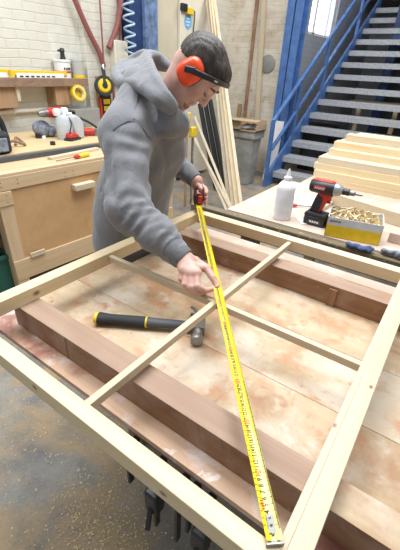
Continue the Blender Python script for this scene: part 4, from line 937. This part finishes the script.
def lc(a, b, z): return ncc + ncx*a + ncy*b + Zv*z
JL = {'thumb': [lc(.050, .030, .060), lc(.030, .010, .058), lc(.004, -.006, .055), lc(-.018, -.010, .050)]}
for n_, z in (('index', .030), ('middle', .010), ('ring', -.010), ('little', -.028)):
    JL[n_] = [lc(.060, -.005, z+.022), lc(.036, -.036, z+.006), lc(.004, -.0385, z), lc(-.020, -.034, z)]
nets(field(handprims(JL, WR_L, EL_L)), .0026, body)
O('body', body, 'skin', man, smooth=75)
# nails
nl = MB()
for n_ in ('thumb', 'index'):
    a, b = JR[n_][2], JR[n_][3]; d_ = (b-a)/np.linalg.norm(b-a); vw = EYE-b; vw = vw-d_*(vw@d_); vw /= np.linalg.norm(vw); c0 = b-d_*.001+vw*(FRAD[n_][3]-.0004)
    nl.bar(c0-d_*.004, c0+d_*.005, .009, .0012, vw)
O('finger_nails', nl, plain('nail', (.72, .50, .43), .35), man, bevel=.0006)
# eyes, hair, beard
ey = MB()
for s_ in (-1, 1): ey.ball(tuple(hl(s_*.031, .0765, .006)), .0112, 14)
eo = O('eyes', ey, 'eye', man)
ir = MB()
for s_ in (-1, 1): ir.lathe([(0, 0), (.0055, 0), (.004, .0012), (0, .0014)], hl(s_*.031, .0872, .001), Fh*.94-Uh*.34, 14)
O('irises', ir, 'iris', eo)
for s_ in (-1, 1): O('eyelash', MB().tube([hl(s_*.017, .0905, .003), hl(s_*.026, .0945, -.001), hl(s_*.036, .0925, -.001), hl(s_*.045, .085, .004)], [.0008, .0016, .0016, .0008], 6), 'hair', man)
for s_ in (-1, 1):
    bw = MB(); bw.tube([hl(s_*.014, .094, .034), hl(s_*.030, .094, .039), hl(s_*.048, .080, .034)], [.003, .0042, .0025], 8)
    O('eyebrow', bw, 'hair', man)
hairf, lo, hi = field([(hell((0, -.017, .031), (.0800, .104, .0945)), 0, 1), (hell((0, .045, .085), (.055, .045, .032)), .02, 1)])
def hairsd(p):
    q = (p-HC)@BH3.T; cut = .026+.60*q[:, 1]-q[:, 2]+.0035*np.sin(q[:, 0]*90)
    strand = .0007*np.sin(q[:, 0]*420+q[:, 1]*60) + .0006*np.sin(q[:, 0]*230-q[:, 1]*130+2)
    return np.maximum(hairf(p)+strand, cut*.8)
hm_ = MB(); nets((hairsd, lo, hi), .0036, hm_); O('hair', hm_, 'hair', man, smooth=70)
fadef, lo, hi = field([(hell((0, -.015, .028), (.0775, .1008, .0898)), 0, 1)])
def fadesd(p):
    q = (p-HC)@BH3.T; return np.maximum(fadef(p), np.maximum(.002+.60*q[:, 1]-q[:, 2], q[:, 1]-.045))
fm_ = MB(); nets((fadesd, lo, hi), .0036, fm_); O('clipped_hair', fm_, 'stubble', man, smooth=70, label='closely clipped hair above the neck')
faceF, lo, hi = field(headp[:9])
def beardsd(p):
    q = (p-HC)@BH3.T; lips = np.linalg.norm((q-np.array([0, .095, -.058]))/np.array([1.3, 1, .8]), axis=1)-.019
    return np.maximum.reduce([faceF(p)-.0016, q[:, 2]+.074, .048-q[:, 1], -lips])
br = MB(); nets((beardsd, lo, hi), .0034, br); O('beard', br, 'beard', man, smooth=70, label='short reddish brown beard')
# ---- hoodie
def wr(n, a, ph):
    return lambda t, p: a*np.sin(t*n+ph+3.2*np.sin(p[:, 2]*31+p[:, 0]*17))*np.clip(np.sin(PI*np.clip(t, 0, 1))+.25, 0, 1)
RB = np.array([R0, F0, Zv]); ln_ = math.radians(14)
hood = [(ell(HIP+np.array([.02, .01, .0]), (.192, .145, .22), RB), 0, 1), (ell((-1.12, 1.11, 1.10), (.190, .150, .17), RB), .08, 1), (ell((-1.075, 1.112, 1.26), (.180, .140, .16), RB), .07, 1),
    (cap(np.array([-1.04, 1.112, 1.33])+R0*.06, SH_R+np.array([-.015, .01, -.005]), .105, .080), .06, 1), (cap(np.array([-1.04, 1.112, 1.33])-R0*.06, SH_L, .105, .080), .06, 1),
    (cap((-1.03, 1.11, 1.36), NECK+Zv*.01, .10, .080), .05, 1)]
hood += [(cap(SH_R, EL_R, .082, .070, wr(22, .003, 0)), .045, 1), (cap(EL_R, EL_R+(WR_R-EL_R)*.55, .070, .055, wr(26, .005, 1)), .03, 1), (cap(EL_R+(WR_R-EL_R)*.5, WR_R+(EL_R-WR_R)*.16, .057, .043, wr(20, .004, 2)), .025, 1)]
hood += [(cap(SH_L, EL_L, .080, .066, wr(22, .003, 0)), .045, 1), (cap(EL_L, WR_L+(EL_L-WR_L)*.18, .064, .042, wr(24, .004, 1)), .03, 1)]
# collar, yoke and shoulders
hood += [(ell(P(143, 82, 1.335), (.085, .075, .06), RB), .03, 1), (cap(P(138, 90, 1.29), SH_R+np.array([-.02, .02, .0]), .060, .080), .05, 1),
    (cap(P(172, 112, 1.215), P(179, 128, 1.29), .018, .030), .02, 1), (cap(P(164, 106, 1.22), P(170, 126, 1.25), .030, .040), .03, 1), (cap(P(174, 124, 1.29), np.array([-1.0, 1.16, 1.30]), .040, .09), .05, 1)]
hood += [(ell(HIP+np.array([.015, .005, -.12]), (.208, .150, .50), RB), .03, 1)]
neckhole = [(cap(NECK+np.array([.04, .01, .09]), hl(0, -.03, -.03), .050, .064), .012, -1)]
hf, lo, hi = field(hood + neckhole)
def hit(u, v, f):
    d = ray(u, v); n_ = np.linalg.norm(d); t = .85
    for _ in range(90):
        q = f((EYE+d*t)[None])[0]
        if q < .0008: break
        t += .75*q/n_
        if t > 2: break
    return EYE+d*t
FOLDS = [(.010, [(110, 142), (109, 165), (111, 188), (116, 203)]), (.0035, [(113, 130), (121, 124.5), (131, 121), (142, 127.5), (150, 139), (156, 150)]), (.003, [(138, 91), (136, 105), (134, 119)]),
    (.010, [(155, 152), (154, 166), (150, 182), (149, 197)]), (.009, [(118, 203), (124, 197), (131, 195), (140, 197), (149, 200)]), (.006, [(121, 213), (133, 207), (150, 205)]), (.006, [(128, 223), (142, 215), (156, 212)]),
    (.005, [(140, 229), (152, 222), (163, 221)]), (.006, [(158, 243), (168, 236), (176, 234)]), (.006, [(166, 250), (175, 242), (184, 241)]), (.005, [(150, 236), (160, 229), (170, 228)]),
    (.006, [(161, 140), (166, 165), (163, 192)]), (.005, [(172, 135), (177, 160), (176, 185)]), (.005, [(122, 140), (121, 160), (124, 180)]), (.005, [(137, 140), (140, 160), (137, 182)]), (.005, [(102, 150), (102, 185), (104, 225)])]
grv = []
for r_, pl_ in FOLDS:
    H3 = [hit(u, v, hf) for u, v in pl_]; H3 = [np.array(q) for q in spline(H3, 4)]
    grv += [(H3[i], H3[i+1], r_, i, len(H3)) for i in range(len(H3)-1) if np.linalg.norm(H3[i+1]-H3[i]) < .06]
def hoodsd(p):
    d = hf(p)
    fold = .0022*np.sin(p[:, 2]*46+5*np.sin(p[:, 0]*13+p[:, 1]*9)) + .0016*np.sin(p[:, 0]*55+p[:, 2]*38+2*np.sin(p[:, 1]*20))
    d = d + np.where(np.abs(d) < .05, fold, 0); near = np.abs(d) < .03
    if near.any():
        q = p[near]; g = np.zeros(len(q))
        for a, b, r_, i, n_ in grv:
            ab = b-a; t = np.clip(((q-a)@ab)/(ab@ab), 0, 1); x = np.linalg.norm(q-a-t[:, None]*ab, axis=1)
            e_ = min(1, (i+1)/3, (n_-1-i)/3)
            g = np.maximum(g, r_*e_*np.exp(-(x/(r_*1.25+.002))**2))
        d[near] = d[near] + g
    return np.maximum(d, .70-p[:, 2])
hm2 = MB(); nets((hoodsd, lo, hi), .0065, hm2); hood_o = O('hoodie', hm2, 'hood', man, smooth=80)
# the folded hood : rim round the neck, cloth down to its lower hem, rolled back edge
rim = [np.array(q) for q in spline([P(173.5, 107, 1.19), P(165.5, 96, 1.165), P(156, 79, 1.19), P(150, 65, 1.27), P(147.5, 55, 1.36), P(158, 57, 1.45), P(170, 68, 1.46)], 5)]
hemp = [np.array(q) for q in spline([P(171, 108, 1.19), P(158.5, 99, 1.165), P(146, 89, 1.20), P(134, 84, 1.24), P(122, 83, 1.30), P(128, 66, 1.42), P(160, 66, 1.50)], 5)]
hp_ = []
for i in range(len(rim)): hp_.append((cap(rim[i], hemp[i], .014, .020), .016 if i else 0, 1))
hp_ += [(cap(rim[i], rim[i+1], .0155, .0155), .006, 1) for i in range(len(rim)-1)]
roll = [np.array(q) for q in spline([P(129, 84, 1.26), P(121, 82, 1.30), P(117, 75, 1.36), P(122, 67, 1.41), P(133, 61, 1.43), P(144, 55, 1.40)], 4)]
hp_ += [(cap(roll[i], roll[i+1], .021, .021), .006, 1) for i in range(len(roll)-1)]
hp_ += [(cap(P(126, 75.5, 1.30), P(130, 73, 1.30), .014, .010), .010, -1), (cap(P(141, 70, 1.20), P(136, 86, 1.18), .008, .006), .014, -1)]
hq = MB(); nets(field(hp_), .0055, hq); O('hood', hq, 'hood', hood_o, smooth=80)
def surfline(name, pts, r, lab):
    H3 = spline([hit(u, v, lambda q: hoodsd(q)) for u, v in pts], 5); O(name, MB().tube(H3, r, 6), 'cuff', hood_o, label=lab)
surfline('armhole_seam', FOLDS[1][1], .0028, 'stitched armhole seam'); surfline('yoke_seam', FOLDS[2][1], .0022, 'stitched shoulder seam')
cf = MB(); dv = (WR_R-EL_R)/np.linalg.norm(WR_R-EL_R)
cf.tube([WR_R-dv*.072, WR_R-dv*.066, WR_R-dv*.03, WR_R-dv*.006, WR_R-dv*.001], [.042, .0435, .0405, .0385, .036], 24); O('cuff', cf, 'cuff', hood_o, label='ribbed grey cuff')
cf = MB(); dv = (WR_L-EL_L)/np.linalg.norm(WR_L-EL_L)
cf.tube([WR_L-dv*.072, WR_L-dv*.066, WR_L-dv*.03, WR_L-dv*.006, WR_L-dv*.001], [.042, .0435, .0405, .0385, .036], 24); O('cuff', cf, 'cuff', hood_o, label='ribbed grey cuff')
hem = MB(); vs = []; N = 40
for z_, g in ((.685, -.004), (.69, .003), (.735, .005), (.74, 0)):
    for k in range(N): a = 2*PI*k/N; vs.append(HIP*np.array([1, 1, 0])+np.array([.02, .01, 0])+R0*(.201+g)*math.cos(a)+F0*(.145+g)*math.sin(a)+Zv*z_)
hem.add(vs, [(i*N+k, i*N+(k+1) % N, (i+1)*N+(k+1) % N, (i+1)*N+k) for i in range(3) for k in range(N)] + [tuple(range(N))[::-1], tuple(range(3*N, 4*N))])
O('hem_band', hem, 'cuff', hood_o)
tr_ = []
for hpnt, ft in ((HIPR, FTR), (HIPL, FTL)):
    kn = (hpnt+ft)/2 + F0*.03 + Zv*.03; tr_ += chain([hpnt-Zv*.01, kn, ft+Zv*.09], [.085, .076, .068], .015)
tr_ += [(ell(HIP-Zv*.04, (.14, .105, .12), RB), .02, 1)]
q = MB(); nets(field(tr_), .014, q); O('trousers', q, 'jeans', man, smooth=80)
for ft in (FTR, FTL):
    f_, lo, hi = field([(cap(ft+Zv*.05-F0*.05, ft+F0*.16+Zv*.045, .050, .046), 0, 1), (cap(ft+Zv*.06, ft+Zv*.14, .055, .055), .03, 1)])
    q = MB(); nets((lambda p, f_=f_: np.maximum(f_(p), .002-p[:, 2]), lo, hi), .009, q); O('work_boot', q, 'black', man, smooth=80)
# ---- ear defenders (worn)
ed = T('ear_defenders', 'orange ear defenders with black headband worn by the man', 'ear defenders', HC)
def rbox(y, z, e=2.6):
    return [(y*math.copysign(abs(math.cos(t))**(2/e), math.cos(t)), z*math.copysign(abs(math.sin(t))**(2/e), math.sin(t))) for t in [2*PI*k/32 for k in range(32)]]
for s_ in (1, -1):
    cp_, cu_ = MB(), MB()
    def stack(mb, rows):
        vs = []
        for (x, sy) in rows: vs += [hl(s_*x, .004+yy*sy, -.004+zz*sy) for yy, zz in rbox(.041, .050)]
        n = 32; m = len(rows); mb.add(vs, [(i*n+k, i*n+(k+1) % n, (i+1)*n+(k+1) % n, (i+1)*n+k) for i in range(m-1) for k in range(n)] + [tuple(range(n))[::-1], tuple(range((m-1)*n, m*n))])
    stack(cu_, [(.070, .85), (.072, .98), (.080, 1.04), (.087, 1.02)])
    stack(cp_, [(.086, 1.0), (.091, 1.03), (.097, 1.0), (.105, .92), (.112, .78), (.117, .58), (.119, .3), (.1192, .05)])
    O('cushion', cu_, 'rubber', ed, smooth=50, label='black cushion'); co_ = O('cup', cp_, 'orange', ed, smooth=50, label='orange cup')
    pv = MB().bar(hl(s_*.117, -.008, -.012), hl(s_*.124, .020, .022), .020, .010, Rr*s_); O('cup_pivot', pv, 'black', ed, bevel=.004)
bdv = np.array([0, .74, .67]); bdv /= np.linalg.norm(bdv); pts = []
for i in range(33):
    t = PI*i/32; x = .124*math.copysign(abs(math.cos(t))**.75, math.cos(t)); r_ = .004+.122*math.sin(t)**.8
    pts.append((hl(x, *(bdv[1:]*r_)), hl(x*.0, 0, 0)))
bn_ = MB(); sd_ = np.cross(np.array([1, 0, 0]), bdv); sdw = sd_[0]*Rr+sd_[1]*Fh+sd_[2]*Uh; vs = []
for i, (p_, _) in enumerate(pts):
    a = pts[max(i-1, 0)][0]; b = pts[min(i+1, 32)][0]; tg = (b-a)/np.linalg.norm(b-a); nn = np.cross(tg, sdw); nn /= np.linalg.norm(nn)
    w_ = .0085
    for u_, v_ in ((-w_, -.003), (w_, -.003), (w_, .003), (-w_, .003)): vs.append(p_+sdw*u_+nn*v_)
bn_.add(vs, [(i*4+k, i*4+(k+1) % 4, i*4+4+(k+1) % 4, i*4+4+k) for i in range(32) for k in range(4)] + [(3, 2, 1, 0), (128, 129, 130, 131)])
O('headband', bn_, 'black', ed, bevel=.002, label='black headband')
lt = MB()
for k in range(7):
    a = 12+k*.9; i = 8; lt.bar(pts[i][0]*(1-k/9)+pts[i+2][0]*(k/9)+(pts[i][0]-HC)/np.linalg.norm(pts[i][0]-HC)*.0036, pts[i][0]*(1-(k+.5)/9)+pts[i+2][0]*((k+.5)/9)+(pts[i][0]-HC)/np.linalg.norm(pts[i][0]-HC)*.0036, .006, .001, (pts[i][0]-HC))
O('band_print', lt, 'white', ed)
# ================================================================== LIGHT
W_ = bpy.data.worlds.new('world'); SC.world = W_; W_.use_nodes = True; bg = W_.node_tree.nodes['Background']
bg.inputs['Color'].default_value = (.86, .93, 1.0, 1); bg.inputs['Strength'].default_value = WORLD
def area(name, loc, tgt, sx, sy, e, col):
    l = bpy.data.lights.new(name, 'AREA'); l.shape = 'RECTANGLE'; l.size = sx; l.size_y = sy; l.energy = e; l.color = col
    o = bpy.data.objects.new(name, l); COL.objects.link(o); o.location = loc; o.rotation_euler = (Vector(tgt)-Vector(loc)).to_track_quat('-Z', 'Y').to_euler(); return o
area('rooflight', (-.7, 2.0, 4.4), (-.7, 1.7, .9), 2.6, 1.8, 225, (.93, .97, 1.0))
area('rooflight', (-2.2, .4, 4.3), (-1.6, 1.0, .9), 1.8, 1.8, 120, (.9, .95, 1.0))
area('rooflight', (-1.6, 5.4, 4.4), (-2.2, 5.2, 0), 2.0, 2.0, 110, (1, .98, .94))
area('window_daylight', (WX-.45, (WY0+WY1)/2+.6, (WZ0+WZ1)/2+.15), (WX, (WY0+WY1)/2+.6, (WZ0+WZ1)/2+.15), 3.6, 2.4, 150, (.92, .96, 1.0))
vs_ = SC.view_settings; SC.display_settings.display_device = 'sRGB'
vs_.view_transform = 'Standard'; vs_.look = 'None'; vs_.gamma = 1; vs_.use_curve_mapping = False; vs_.exposure = EXPO
